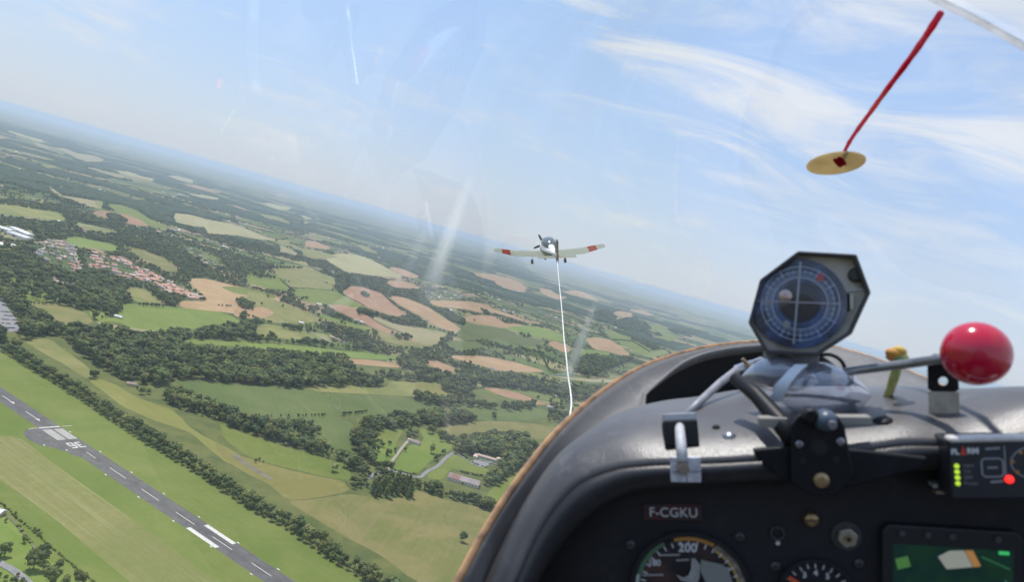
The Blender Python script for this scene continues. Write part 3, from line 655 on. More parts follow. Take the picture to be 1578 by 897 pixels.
# the double row along the runway
edge = [gnd(*p) for p in [(0,541),(33,563),(117,614),(170,651),(217,681),(300,731),(380,786),(436,816),(506,866),(566,902),(620,935)]]
pts = []
for a, b in zip(edge[:-1], edge[1:]):
    n = max(1, int((b-a).length/9.5)); d = (b-a).normalized(); nn = Vector((-d.y, d.x))
    if nn.dot(Vector((1, .9))) < 0: nn = -nn
    for i in range(n):
        q = a.lerp(b, (i+rng.uniform(-.2, .2))/n)
        p = q+nn*rng.uniform(2.6, 4.6); addtree(p.x, p.y, rng.uniform(7.5, 11.5), 'round', 'row')
        p = q+nn*rng.uniform(12, 16); addtree(p.x, p.y, rng.uniform(11, 17), 'round', 'row_back')
        if rng.random() < .35: p = q+nn*rng.uniform(7, 10); addtree(p.x, p.y, rng.uniform(3, 5), 'bush', 'row')
wood('B', [(-60,120),(0,165),(80,205),(100,255),(150,270),(200,305),(260,355),(350,350),(430,385),(500,360),(580,370),(640,400),(760,395),(800,385),(850,385),(1000,365),(1196,335),(1230,350),(1150,385),(1196,405),(1250,400),(1330,420),(1330,430),(1000,428),(890,425),(835,435),(860,455),(1000,462),(1196,472),(1330,480),(1600,500),(1610,640),(1500,645),(1250,640),(1130,632),(1000,625),(880,605),(790,615),(740,640),(640,635),(560,615),(500,575),(430,540),(370,495),(300,425),(230,405),(100,425),(60,400),(110,375),(60,300),(0,250),(-60,220)], 'midwood', 9.5, (10, 16), keep=.93)
wood('B', [(-60,260),(0,395),(60,430),(110,445),(110,470),(60,480),(0,440),(-60,420)], 'midwood', 9)
wood('B', [(590,640),(690,655),(740,680),(830,640),(940,692),(1060,742),(1120,775),(1250,790),(1420,800),(1500,850),(1400,900),(1250,890),(1100,845),(960,790),(840,755),(760,715),(690,690),(620,675)], 'strip', 9, (8, 13))
wood('D', [(-60,130),(0,120),(60,140),(120,150),(200,192),(350,246),(430,290),(520,310),(560,355),(680,372),(690,420),(600,415),(540,400),(440,370),(430,330),(330,308),(240,280),(150,246),(0,196),(-60,175)], 'strip', 8.5, (8, 13))
wood('D', [(480,235),(500,185),(530,150),(640,112),(760,102),(800,130),(790,170),(700,182),(620,188),(595,215),(590,330),(640,350),(690,340),(690,375),(600,385),(560,340),(500,295)], 'grove', 8.5, (9, 14))
wood('D', [(600,220),(690,250),(700,290),(670,350),(600,330)], 'orchard', 13, (4, 7), keep=.75)
wood('D', [(790,100),(900,95),(1000,98),(1080,130),(1060,158),(930,165),(880,178),(800,150)], 'grove', 9, (10, 14))
wood('D', [(850,180),(880,180),(930,215),(965,235),(950,255),(900,225)], 'grove', 9, (7, 11))
wood('D', [(955,250),(1000,225),(1080,212),(1180,208),(1300,200),(1330,330),(1268,375),(1190,422),(1130,462),(1105,440),(1120,400),(1190,350),(1180,335),(1150,310),(1060,288),(985,285)], 'farmwood', 8.5, (10, 15))
wood('D', [(578,440),(600,420),(640,395),(700,400),(760,415),(780,460),(765,500),(740,510),(690,500),(620,505),(575,500)], 'poplar', 8.5, (15, 21), 'tall', .95)
wood('D', [(790,420),(850,440),(900,432),(920,470),(1000,485),(1080,492),(1130,500),(1165,535),(1150,560),(1120,568),(1050,528),(980,515),(900,498),(850,482),(790,460)], 'hedgewood', 7.5, (9, 14))
wood('D', [(490,470),(480,440),(495,405),(540,400),(570,440),(555,470)], 'clump', 8, (8, 11))
wood('D', [(870,325),(900,285),(935,280),(925,310),(880,345)], 'roadside', 8, (5, 8))
wood('D', [(735,200),(770,180),(800,200),(780,225),(740,230)], 'housetrees', 7, (9, 13))
wood('D', [(10,320),(60,315),(105,335),(100,350),(40,340)], 'trackclump', 8, (5, 8))
for p, h, z in (((400,382), 15, 'fieldtree'), ((860,298), 16, 'roundtree'), ((1002,712), 13, 'lonetree'), ((735,290), 8, 'housetrees'), ((1150,140), 12, 'grove')):
    q = gpoly('D', [p])[0]; addtree(q.x, q.y, h, 'round', z)
for p, h, z in (((425,608), 14, 'bandtree'), ((440,600), 11, 'bandtree'), ((303,240), 14, 'pairtree'), ((320,250), 13, 'pairtree')):
    q = gpoly('B', [p])[0]; addtree(q.x, q.y, h, 'round', z)
row('D', [(20,125),(60,122),(100,125)], 'cropline', 7, (5, 8)); row('D', [(120,122),(160,124),(220,122)], 'cropline', 9, (4, 7)); row('D', [(240,122),(300,120),(380,118)], 'cropline', 7, (4, 7))
row('D', [(450,115),(500,108),(570,102)], 'cropline', 6, (5, 8))
row('D', [(560,305),(640,385),(700,400)], 'grove', 7, (6, 9)); row('D', [(690,376),(750,390),(800,394)], 'lawnhedge', 4, (2.4, 3.2), 'bush', .5)
row('D', [(1000,305),(1060,345),(1130,368)], 'lawnhedge', 6, (2.5, 3.5), 'bush', 1)
row('D', [(1000,382),(1060,395),(1110,402)], 'lawnhedge', 5, (3, 4.5), 'bush', 1)
# lower left corner
row('C', [(0,525),(40,560),(70,590),(150,655),(190,690)], 'boundary', 4, (1.6, 2.6), 'bush', .3)
row('C', [(190,690),(250,745),(330,810),(430,890),(500,950)], 'boundary', 3.2, (1.4, 2.0), 'bush', .2)
for p, h in (((175,672),4.5),((185,682),4.5),((160,660),4),((70,588),4),((110,715),7),((25,620),4)):
    q = gpoly('C', [p])[0]; addtree(q.x, q.y, h, 'round', 'boundary')
wood('C', [(-60,690),(0,680),(35,720),(25,770),(70,800),(60,820),(0,795),(-60,760)], 'cornerwood', 8, (6, 11))
wood('C', [(80,830),(110,800),(150,760),(200,745),(260,770),(330,830),(390,880),(420,960),(250,960),(200,880),(140,850)], 'cornerwood', 8.5, (7, 13))
row('C', [(0,860),(60,890),(120,930)], 'cornerwood', 5, (4, 6))
wood('C', [(70,850),(110,880),(150,920),(120,925),(60,870)], 'cornerwood', 8, (5, 8), keep=.6)
row('C', [(90,640),(120,680),(160,730)], 'boundary', 6, (2, 3), 'bush', .6)
# second rank, left
wood('A', [(-60,700),(60,780),(150,775),(170,810),(120,820),(230,870),(320,890),(330,980),(480,880),(500,960),(560,1000),(560,1100),(100,1010),(0,1000),(-60,900)], 'leftwood', 10, (9, 14), keep=.62)
wood('B', [(290,160),(380,110),(480,110),(580,160),(580,210),(620,262),(560,265),(400,262),(310,180)], 'leftwood', 9.5, (9, 14))
wood('B', [(265,225),(310,200),(335,235),(335,260),(290,262)], 'leftwood', 9, (9, 13))
wood('B', [(660,180),(720,190),(790,235),(820,262),(800,280),(760,265),(700,225)], 'leftwood', 9, (8, 12))
row('B', [(640,265),(700,268),(770,275)], 'leftwood', 9, (8, 12)); row('B', [(100,255),(200,262),(290,260)], 'leftwood', 8, (5, 8))
wood('B', [(345,265),(410,260),(415,290),(380,300),(345,285)], 'leftwood', 9, (9, 13))
wood('B', [(430,300),(500,310),(520,285),(570,280),(565,310),(520,330),(480,340),(435,335)], 'farmclump', 9, (8, 12), keep=.7)
wood('B', [(1080,245),(1120,235),(1170,255),(1165,290),(1110,285)], 'leftwood', 9, (9, 13)); row('B', [(1010,270),(1080,275)], 'leftwood', 9, (5, 8))
wood('B', [(1090,315),(1130,300),(1145,325),(1120,345)], 'leftwood', 9, (9, 13)); row('B', [(1115,352),(1160,345)], 'leftwood', 9, (8, 12))
# middle distance
wood('E', [(0,640),(130,660),(180,702),(260,782),(262,830),(150,828),(0,812),(-120,800),(-120,640)], 'e', 10, (11, 16))
wood('E', [(180,705),(260,715),(400,692),(480,700),(560,742),(700,742),(800,770),(900,770),(1000,842),(1190,882),(1250,892),(1040,868),(935,802),(700,790),(640,775),(520,745),(440,760),(430,780),(340,770),(245,765)], 'e', 10, (11, 15))
wood('E', [(440,765),(520,748),(600,765),(640,780),(668,820),(540,822),(480,805)], 'e', 9, (10, 14))
wood('E', [(700,692),(760,672),(880,732),(1020,772),(930,800),(830,760),(740,730)], 'e', 10, (11, 15))
wood('E', [(145,655),(200,655),(260,660),(285,688),(200,688)], 'e', 10, (9, 13))
wood('E', [(0,560),(60,580),(150,602),(300,592),(390,612),(450,632),(560,610),(660,640),(790,670),(700,660),(640,658),(480,645),(300,625),(150,618),(0,612)], 'e', 10.5, (9, 14))
wood('E', [(160,522),(290,535),(360,562),(350,570),(270,562),(170,545)], 'e', 10, (9, 13))
wood('E', [(360,515),(450,532),(580,560),(572,600),(530,605),(480,592),(360,548)], 'e', 10, (9, 14), keep=.8)
wood('E', [(510,450),(600,462),(700,492),(790,482),(870,522),(850,544),(730,530),(620,490),(530,480)], 'e', 10.5, (9, 14))
wood('E', [(0,240),(250,250),(430,272),(560,302),(640,315),(660,345),(700,352),(840,360),(870,330),(900,360),(870,385),(780,400),(640,380),(540,330),(450,318),(400,290),(330,260),(0,262)], 'e', 12, (9, 14), keep=.9)
wood('E', [(890,450),(960,470),(1040,500),(1040,530),(970,510)], 'e', 11, (9, 13))
wood('E', [(700,580),(760,570),(805,590),(780,602),(720,598)], 'e', 10, (8, 12))
wood('E', [(930,590),(985,560),(980,590),(940,625),(910,625)], 'e', 10, (7, 11))
wood('E', [(780,650),(860,670),(920,690),(900,700),(800,690)], 'e', 10, (8, 12)); wood('E', [(940,690),(1020,740),(1080,745),(1070,700),(1000,700)], 'e', 12, (8, 12), keep=.6)
wood('E', [(545,375),(560,365),(585,380),(575,398),(550,390)], 'e', 9, (9, 12))
wood('E', [(415,330),(480,335),(490,358),(440,360)], 'e', 10, (9, 12))
wood('E', [(30,350),(120,360),(210,390),(300,395),(290,412),(200,405),(80,375)], 'e', 11, (7, 11), keep=.7)
wood('E', [(300,440),(420,460),(520,510),(590,520),(560,530),(440,490),(300,460)], 'e', 12, (6, 10), keep=.6)
row('E', [(410,340),(450,380),(570,440)], 'e', 8, (4, 7)); row('E', [(650,380),(690,420),(745,460)], 'e', 8, (6, 9)); row('E', [(220,352),(300,355),(420,366)], 'e', 9, (3, 6)); row('E', [(160,310),(205,350)], 'e', 12, (6, 9)); row('E', [(180,315),(220,325)], 'e', 12, (7, 10)); row('E', [(370,325),(395,330)], 'e', 9, (7, 10))
row('E', [(440,625),(560,640),(700,665)], 'e', 10, (6, 9)); row('E', [(880,540),(950,555)], 'e', 10, (6, 9)); row('E', [(200,420),(330,480),(400,520)], 'e', 12, (5, 8)); row('E', [(0,480),(60,500),(140,520)], 'e', 9, (7, 11))
for p in ((70,435), (170,445), (100,400)):
    q = gpoly('E', [p])[0]; addtree(q.x, q.y, 11, 'round', 'e')
wood('G', [(285,530),(400,505),(480,490),(600,520),(750,558),(880,558),(950,565),(870,632),(780,640),(700,610),(600,592),(420,570),(330,562)], 'e', 10, (10, 15))
wood('G', [(775,425),(840,410),(900,402),(1000,440),(1060,420),(1085,415),(1060,440),(940,490),(930,522),(850,515),(785,495)], 'e', 10.5, (9, 14))
wood('G', [(0,590),(60,595),(110,615),(180,620),(300,632),(400,652),(590,640),(600,655),(500,665),(400,665),(180,640),(0,637)], 'e', 9.5, (9, 13))
wood('G', [(0,682),(250,682),(310,730),(240,750),(120,752),(0,752)], 'e', 9, (10, 14))
wood('G', [(180,825),(330,792),(480,790),(560,802),(625,850),(560,900),(200,900)], 'farmwood', 8.5, (10, 15))
wood('G', [(0,440),(80,480),(160,495),(240,505),(310,530),(280,600),(330,640),(180,620),(120,570),(100,545),(0,535)], 'e', 11, (9, 14), keep=.9)
wood('G', [(150,430),(260,455),(380,480),(400,500),(310,500),(200,470)], 'e', 12, (7, 11), keep=.6)
wood('G', [(95,180),(170,190),(240,225),(245,265),(180,245)], 'e', 11, (8, 12), keep=.85)
wood('G', [(270,335),(340,330),(450,360),(560,375),(600,400),(500,400),(350,365)], 'e', 12, (7, 11), keep=.8)
wood('G', [(380,220),(470,230),(540,260),(450,255)], 'e', 12, (7, 11), keep=.7); wood('G', [(310,170),(350,180),(385,215),(340,210)], 'e', 12, (8, 11), keep=.8)
wood('G', [(650,690),(700,660),(760,690),(730,750),(660,740)], 'e', 10, (8, 13), keep=.7); wood('G', [(640,645),(720,650),(760,680),(700,690)], 'e', 11, (7, 11), keep=.6)
wood('G', [(500,290),(560,300),(590,325),(520,320)], 'e', 12, (7, 10), keep=.7)
row('G', [(600,360),(660,480),(720,500)], 'e', 14, (7, 10)); row('G', [(0,380),(100,390),(200,400),(300,410)], 'e', 10, (6, 10)); row('G', [(440,400),(540,400),(640,420)], 'e', 10, (6, 10)); row('G', [(620,400),(700,440),(760,470)], 'e', 10, (6, 10))
for p in ((385,715), (290,243)):
    q = gpoly('G', [p])[0]; addtree(q.x, q.y, 13, 'round', 'e')
row('R', [(450,650),(600,660),(700,720),(740,745)], 'e', 12, (8, 12)); row('R', [(330,570),(370,600),(380,630)], 'e', 10, (9, 12))
wood('R', [(420,500),(560,470),(700,500),(760,560),(640,600),(480,560)], 'e', 14, (9, 14)); wood('R', [(760,590),(810,590),(860,625),(800,620)], 'e', 13, (9, 12))
wood('R', [(880,570),(1000,550),(1130,570),(1250,600),(1100,610),(950,600)], 'e', 15, (9, 14)); wood('R', [(280,420),(400,400),(480,470),(430,520),(300,500)], 'e', 15, (9, 14))
wood('R', [(580,650),(640,670),(760,740),(840,740),(800,690),(700,640),(620,620)], 'e', 14, (8, 12), keep=.8)
wood('A', [(180,660),(300,660),(330,690),(280,740),(170,760),(150,700)], 'e', 12, (9, 13)); wood('A', [(290,620),(400,630),(510,665),(510,690),(400,670),(300,650)], 'e', 11, (9, 12))
wood('A', [(400,700),(560,720),(700,745),(850,790),(1000,850),(900,900),(840,890),(760,820),(640,790),(540,765),(420,745)], 'e', 12, (9, 13), keep=.8)
wood('A', [(490,625),(530,620),(590,655),(580,670),(500,660)], 'e', 11, (10, 13)); wood('A', [(720,620),(790,630),(800,660),(740,650)], 'e', 12, (9, 12)); wood('A', [(860,680),(940,690),(960,720),(880,715)], 'e', 12, (9, 12))
wood('A', [(900,830),(1050,840),(1196,880),(1300,930),(1196,925),(1000,880)], 'e', 13, (8, 12), keep=.7); wood('A', [(1050,740),(1196,760),(1300,790),(1196,790),(1100,770)], 'e', 13, (8, 12), keep=.8)
wood('A', [(210,510),(280,545),(440,600),(470,610),(300,580),(230,545)], 'e', 12, (9, 12))

# loose trees and thickets between the fields further out
fp = [(np.array(p), min(q[0] for q in p), max(q[0] for q in p), min(q[1] for q in p), max(q[1] for q in p)) for p in field_polys]
def infields(x, y):
    r = np.zeros(len(x), bool)
    for P, a, b, c, d in fp:
        m = (x > a) & (x < b) & (y > c) & (y < d)
        if m.any(): r[m] |= inside(P, x[m], y[m])
    return r
def forest(x, y):
    d = np.hypot(x, y)
    return fbm(x/520+9, y/420+2, 3, 5) + .05*np.clip((-x)/4000, -.6, 1) > np.where(d > 3600, .540, .518)
n = 46000
u = rng.random(n); rr = np.sqrt(1750**2+u*(4300**2-1750**2)); aa = rng.uniform(-.68, .55, n)
x, y = rr*np.sin(aa), rr*np.cos(aa)
kk = H/(H-11); ok = forest(x, y) & ~infields(x, y) & ~infields(x*kk, y*kk); x, y = x[ok], y[ok]
for a, b in zip(x, y): addtree(a, b, rng.uniform(8, 13), 'round', 'far')
n = 9000                                                       # single trees in pairs and clumps
u = rng.random(n); rr = np.sqrt(1800**2+u*(5200**2-1800**2)); aa = rng.uniform(-.68, .55, n); xs, ys = rr*np.sin(aa), rr*np.cos(aa)
ok = (vnoise(xs/260, ys/200, 31) > .42) & ~infields(xs, ys) & ~infields(xs*H/(H-9), ys*H/(H-9))
for a, b in zip(xs[ok], ys[ok]):
    for q in range(int(rng.integers(1, 3))): addtree(a+rng.normal(0, 7), b+rng.normal(0, 7), rng.uniform(6, 12), 'round', 'far')
# hedgerows
for k in range(1000):
    r0_ = math.sqrt(rng.uniform(1900**2, 6500**2)); a0 = rng.uniform(-.68, .55); L = rng.uniform(80, 320); t = rng.choice([.4, .4+1.57])+rng.normal(0, .3)
    xs = r0_*math.sin(a0)+np.arange(0, L, 10)*math.cos(t); ys = r0_*math.cos(a0)+np.arange(0, L, 10)*math.sin(t)
    ok = ~infields(xs, ys) & ~infields(xs*H/(H-9), ys*H/(H-9))
    for a, b in zip(xs[ok], ys[ok]): addtree(a+rng.uniform(-2, 2), b+rng.uniform(-2, 2), rng.uniform(6, 11), 'round', 'far')

# only a few garden trees stand between the village houses
VP = [gpoly(c, p) for c, p in (('B', [(390,55),(440,25),(560,55),(645,95),(760,150),(870,205),(950,247),(880,250),(780,218),(715,190),(600,165),(470,115),(395,105)]),
      ('A', [(145,765),(250,745),(335,755),(360,850),(390,890),(330,905),(230,865),(165,835)]), ('B', [(215,148),(345,178),(355,210),(250,182)]),
      ('A', [(835,765),(1000,828),(1055,882),(950,874),(855,812)]), ('E', [(840,368),(1000,368),(1065,400),(1000,418),(860,412)]), ('A', [(-20,400),(92,418),(112,472),(-20,482)]), ('A', [(-40,675),(150,715),(145,755),(70,760),(-40,720)]), ('A', [(-60,740),(70,780),(20,790),(-60,790)]))]
tx, ty = np.array([t[0] for t in TREES]), np.array([t[1] for t in TREES]); inv_ = np.zeros(len(TREES), bool)
for P in VP: inv_ |= inside(P, tx, ty)
TREES = [(t[0], t[1], t[2]*(.55 if v else 1), t[3], t[4]) for t, v in zip(TREES, inv_) if not v or rng.random() < .30]

# the 300 that show largest are trees of their own
COCK = [(700,900),(745,820),(800,735),(860,660),(930,595),(1000,560),(1080,537),(1150,527),(1578,527),(1700,1200),(600,1200)]
Z = {
 'row': ('bushy green tree in the front line of the hedge row beside the runway grass', 'front trees of the row by the runway'),
 'row_back': ('taller dark green tree in the back line of the hedge row beside the runway', 'back trees of the row by the runway'),
 'midwood': ('dark broadleaf tree in the wood beyond the runway hedge row', 'trees of the wood beyond the runway'),
 'strip': ('tree in the narrow curved wooded strip bordering the dark green crop', 'trees of the curved wooded strip'),
 'grove': ('broadleaf tree in the dense grove behind the pale driveway', 'trees of the grove by the driveway'),
 'orchard': ('small round tree in the loose orchard left of the pale driveway', 'trees of the orchard'),
 'farmwood': ('tall broadleaf tree in the wood behind the walled farmhouse', 'trees of the wood behind the farm'),
 'poplar': ('tall slim poplar in the tight stand at the head of the large meadow', 'poplars at the head of the meadow'),
 'hedgewood': ('leafy tree in the thick belt between the large meadow and the long barn', 'trees between meadow and barn'),
 'clump': ('tree in the small clump where the sandy track meets the meadow', 'trees where the track ends'),
 'roadside': ('low roadside tree beside the bend of the farm road', 'trees at the bend of the farm road'),
 'housetrees': ('tree shading the small brown roofed house at the end of the driveway', 'trees around the small house'),
 'trackclump': ('low tree in the clump beside the old dark taxiway strip', 'trees beside the old taxiway'),
 'fieldtree': ('single bushy tree in the bright field close to the curved wooded strip', None),
 'roundtree': ('large round dark tree standing alone on the lawn by the farm road', None),
 'lonetree': ('lone tree with its own shadow in the large open meadow', None),
 'bandtree': ('pair of dark trees between the two olive fields past the runway hedge', 'pair of trees between olive fields'),
 'pairtree': ('dark tree of the clump at the corner of the bright green field', 'corner clump trees'),
 'cropline': ('small tree in the broken line between two dark green crops', 'trees between the dark crops'),
 'lawnhedge': ('clipped low bush in the hedge edging the farm lawns', 'hedge bushes at the farm'),
 'boundary': ('small bush in the thin dark boundary line left of the runway', 'bushes along the boundary'),
 'cornerwood': ('leafy tree beside the narrow lane near the mown airfield strip', 'trees by the lane'),
 'leftwood': ('broadleaf tree in the wood below the red roofed village', 'trees below the village'),
 'farmclump': ('tree around the small farm in the bright green field', 'trees around the field farm'),
 'e': ('broadleaf tree in the woods between the brown and green fields', 'trees among the far fields'), 'far': ('small far tree among the hazy fields', 'far trees'),
}
ZLIM = {'lawnhedge': .4, 'boundary': .6}
score = []
for i, (x, y, h, kind, z) in enumerate(TREES):
    p = proj(x, y, G0+h*.5); s = h/math.hypot(math.hypot(x, y), H)*ZLIM.get(z, 1.0)
    vis = (-8 < p[0] < 1586 and -8 < p[1] < 905) and not inside(COCK, np.array([p[0]]), np.array([p[1]]))[0]
    if Z.get(z, (0, 1))[1] is None: s *= 9
    score.append(s if vis else -1)
order = sorted(range(len(TREES)), key=lambda i: -score[i]); single = set(i for i in order[:300] if score[i] > 0)
Hk = {'round': 11.0, 'tall': 16.0, 'bush': 3.6}
for i in sorted(single):
    x, y, h, kind, z = TREES[i]; cm, tm = PROTO[kind][i % len(PROTO[kind])]
    s = h/Hk[kind]; sw = s*rng.uniform(.9, 1.15)
    if kind == 'round' and z in ('row', 'row_back'): sw *= 1.16
    t = empty({'round': 'tree', 'tall': 'poplar_tree', 'bush': 'bush'}[kind]); t.location = (x, y, G0); t.rotation_euler.z = rng.uniform(0, 6.28); t.scale = (sw, sw, s)
    link('crown', cm, t); link('trunk', tm, t)
    lab, grp = Z[z]
    if z in ('row', 'row_back'):
        k = (Vector((x, y))-gnd(33, 563)).dot((gnd(566, 902)-gnd(33, 563)).normalized())/(gnd(566, 902)-gnd(33, 563)).length
        where = 'by the arrows' if k < .30 else 'by the painted number' if k < .55 else 'by the aiming blocks' if k < .8 else 'by the large meadow'
        lab = ('bushy green tree in the front line of the runway hedge, ' if z == 'row' else 'taller tree in the back line of the runway hedge, ')+where; grp = grp+', '+where
    if z == 'midwood':
        k = proj(x, y, G0)[0]; where = 'left end by the car park' if k < 130 else 'around the hidden orange roofed house' if k < 270 else 'right end behind the dark crop'
        lab = 'dark broadleaf tree in the wood beyond the runway, '+where; grp = grp+', '+where
    tag(t, lab, 'bush' if kind == 'bush' else 'tree', grp)
rest = [i for i in range(len(TREES)) if i not in single]
def gn_scatter(name, ids):
    P = np.array([[TREES[i][0], TREES[i][1], 0] for i in ids], dtype=np.float32)
    me = bpy.data.meshes.new(name); me.vertices.add(len(ids)); me.vertices.foreach_set('co', P.ravel())
    a = me.attributes.new('scl', 'FLOAT_VECTOR', 'POINT')
    sc = []
    for i in ids:
        s = TREES[i][2]/Hk[TREES[i][3]]; q = s*rng.uniform(.95, 1.25); sc += [q, q, s]
    a.data.foreach_set('vector', sc)
    b = me.attributes.new('rot', 'FLOAT', 'POINT'); b.data.foreach_set('value', rng.uniform(0, 6.28, len(ids)).astype(np.float32))
    c = me.attributes.new('idx', 'INT', 'POINT'); c.data.foreach_set('value', [FARP[TREES[i][3]][(i*7) % len(FARP[TREES[i][3]])] for i in ids])
    o = link(name, me, loc=(0, 0, G0)); tag(o, kind='stuff')
    ng = bpy.data.node_groups.new(name, 'GeometryNodeTree')
    ng.interface.new_socket('Geometry', in_out='INPUT', socket_type='NodeSocketGeometry'); ng.interface.new_socket('Geometry', in_out='OUTPUT', socket_type='NodeSocketGeometry')
    N = ng.nodes.new; gi, go = N('NodeGroupInput'), N('NodeGroupOutput')
    ip = N('GeometryNodeInstanceOnPoints'); ci = N('GeometryNodeCollectionInfo')
    ci.inputs['Collection'].default_value = protocol; ci.inputs['Separate Children'].default_value = True; ci.inputs['Reset Children'].default_value = True
    def attr(nm, ty):
        q = N('GeometryNodeInputNamedAttribute'); q.data_type = ty; q.inputs['Name'].default_value = nm; return q.outputs['Attribute']
    cx = N('ShaderNodeCombineXYZ'); L = ng.links.new
    L(gi.outputs[0], ip.inputs['Points']); L(ci.outputs[0], ip.inputs['Instance']); ip.inputs['Pick Instance'].default_value = True
    L(attr('idx', 'INT'), ip.inputs['Instance Index']); L(attr('rot', 'FLOAT'), cx.inputs[2]); L(cx.outputs[0], ip.inputs['Rotation'])
    L(attr('scl', 'FLOAT_VECTOR'), ip.inputs['Scale']); L(ip.outputs[0], go.inputs[0])
    md = o.modifiers.new('scatter', 'NODES'); md.node_group = ng
    return o
gn_scatter('woodland', rest)
# far woods: a rough canopy 8 to 14 m high, cell by cell
cv, cf = [], []
ring = [4100]
while ring[-1] < 17000: ring.append(ring[-1]+max(14, (ring[-1]/1000)**1.5*2.6))
ang = np.linspace(-.70, .60, 520)
RR, AA = np.meshgrid(np.array(ring), ang, indexing='ij')
RR = RR+rng.uniform(-.3, .3, RR.shape)*12; AA = AA+rng.uniform(-.3, .3, AA.shape)*(ang[1]-ang[0])
X, Y = RR*np.sin(AA), RR*np.cos(AA); sh = X.shape
mk = (forest(X.ravel(), Y.ravel()) & ~infields(X.ravel(), Y.ravel()) & ~infields(X.ravel()*H/(H-12), Y.ravel()*H/(H-12))).reshape(sh)
mk[0] = mk[-1] = False; mk[:, 0] = mk[:, -1] = False
Zc = np.where(mk, 8+6*rng.random(sh)+3*fbm(X/60, Y/60, 8, 2), -1.0)
idx = np.arange(X.size).reshape(sh)
q = mk[:-1, :-1] | mk[1:, :-1] | mk[:-1, 1:] | mk[1:, 1:]
cf = np.stack([idx[:-1, :-1][q], idx[:-1, 1:][q], idx[1:, 1:][q], idx[1:, :-1][q]], 1)
used, inv = np.unique(cf, return_inverse=True)
cv = np.stack([X.ravel()[used], Y.ravel()[used], Zc.ravel()[used]], 1)
me = bpy.data.meshes.new('distant_woods'); me.from_pydata(cv.tolist(), [], inv.reshape(cf.shape).tolist())
me.materials.append(principled('canopy', (.034, .052, .022), .9, spec=.1, build=var((.030, .048, .020), (.048, .066, .026), .02, 0)))
tag(link('distant_woods', me, loc=(0, 0, G0)), kind='stuff')
print('trees', len(TREES), 'canopy faces', len(cf))

# ================================================================== HOUSES
def plain(name, c, k=.25, s=.5, rough=.85): return principled(name, c, rough, spec=.2, build=var(tuple(v*1.05 for v in c), tuple(v*.85 for v in c), s, k))
ROOF = {'red': plain('roof_terracotta', (.52, .27, .18), .4), 'pale': plain('roof_pale_tile', (.56, .40, .31), .4), 'brown': plain('roof_brown', (.30, .23, .19)),
        'grey': plain('roof_grey', (.30, .28, .27)), 'white': plain('roof_white', (.72, .72, .71), .1)}
WALL = [plain('render_cream', (.62, .55, .44)), plain('render_white', (.72, .69, .63)), plain('render_ochre', (.55, .42, .28))]
GLASS = principled('window_glass', (.05, .06, .07), .15)
DOORM = principled('door_wood', (.22, .13, .08), .6)
def gable(mb, L, W, hw, hr, ov=.5, z=0.0):
    a, b = L/2+ov, W/2+ov; k = hr*ov/(W/2); t = .22
    top = [(-a,-b,hw-k),(a,-b,hw-k),(a,0,hw+hr),(-a,0,hw+hr),(-a,b,hw-k),(a,b,hw-k)]
    vs = [Vector(p)+Vector((0, 0, t+z)) for p in top]+[Vector(p)+Vector((0, 0, z)) for p in top]
    return mb.add(vs, [(0,1,2,3),(3,2,5,4),(7,6,9,8),(8,9,10,11),(1,0,6,7),(4,5,11,10),(0,3,9,6),(3,4,10,9),(2,1,7,8),(5,2,8,11)])
def wallmb(L, W, hw, hr):
    mb = MB(); a, b = L/2, W/2
    return mb.add([(-a,-b,-.5),(a,-b,-.5),(a,b,-.5),(-a,b,-.5),(-a,-b,hw),(a,-b,hw),(a,b,hw),(-a,b,hw),(-a,0,hw+hr),(a,0,hw+hr)],
                  [(3,2,1,0),(0,1,5,4),(2,3,7,6),(1,2,6,9,5),(3,0,4,8,7),(4,5,9,8),(6,7,8,9)])
HM = {}
def house_meshes(kind, v):
    if (kind, v) not in HM:
        L, W, hw, hr = ((13, 9, 3.2, 2.0), (11, 8, 5.2, 1.9), (16, 8.5, 3.0, 2.0))[v]
        wm = wallmb(L, W, hw, hr); rm = MB(); gable(rm, L, W, hw, hr)
        wing = MB(); gable(wing, 6, 6, hw-.4, 1.4)
        ch = MB(); ch.box((L*.22, W*.12, hw+hr+.2), (.9, .7, 1.6))
        wn = MB(); wn.box((0, 0, 0), (1.2, .08, 1.3))
        HM[(kind, v)] = (mesh('wall', wm.v, wm.f, WALL[(v+len(kind)) % 3]), mesh('roof', rm.v, rm.f, ROOF[kind]), mesh('chimney', ch.v, ch.f, WALL[0]), mesh('window', wn.v, wn.f, GLASS))
    return HM[(kind, v)]
HCOUNT = [0]
def house(x, y, rz, kind, v, label, group, s=1.0, small=True):
    wm, rm, cm, gm_ = house_meshes(kind, v)
    h = empty('house'); h.location = (x, y, G0); h.rotation_euler.z = rz; h.scale = (s, s, s)
    link('wall', wm, h); r = link('roof', rm, h); link('chimney', cm, r)
    if not small:
        L, W, hw = ((13, 9, 3.2), (11, 8, 5.2), (16, 8.5, 3.0))[v]
        for i in range(3):
            for sd in (-1, 1): link('window', gm_, h, ((i-1)*L*.3, sd*(W/2+.01), hw*.55))
    tag(h, label, 'house', group); HCOUNT[0] += 1
def village(c, poly, n, kinds, label, group, mind=15, ang=None, s=1.0):
    P = gpoly(c, poly); xs = [p.x for p in P]; ys = [p.y for p in P]; pl = []
    for _ in range(n*40):
        if len(pl) >= n: break
        x, y = rng.uniform(min(xs), max(xs)), rng.uniform(min(ys), max(ys))
        if inside(P, np.array([x]), np.array([y]))[0] and all((x-a)**2+(y-b)**2 > mind*mind for a, b in pl): pl.append((x, y))
    for x, y in pl:
        a = (ang if ang is not None else .35)+rng.normal(0, .16)+rng.choice([0, math.pi/2])
        k = kinds[rng.integers(len(kinds))]
        house(x, y, a, k, int(rng.integers(3)), label, group, s*rng.uniform(.9, 1.15))
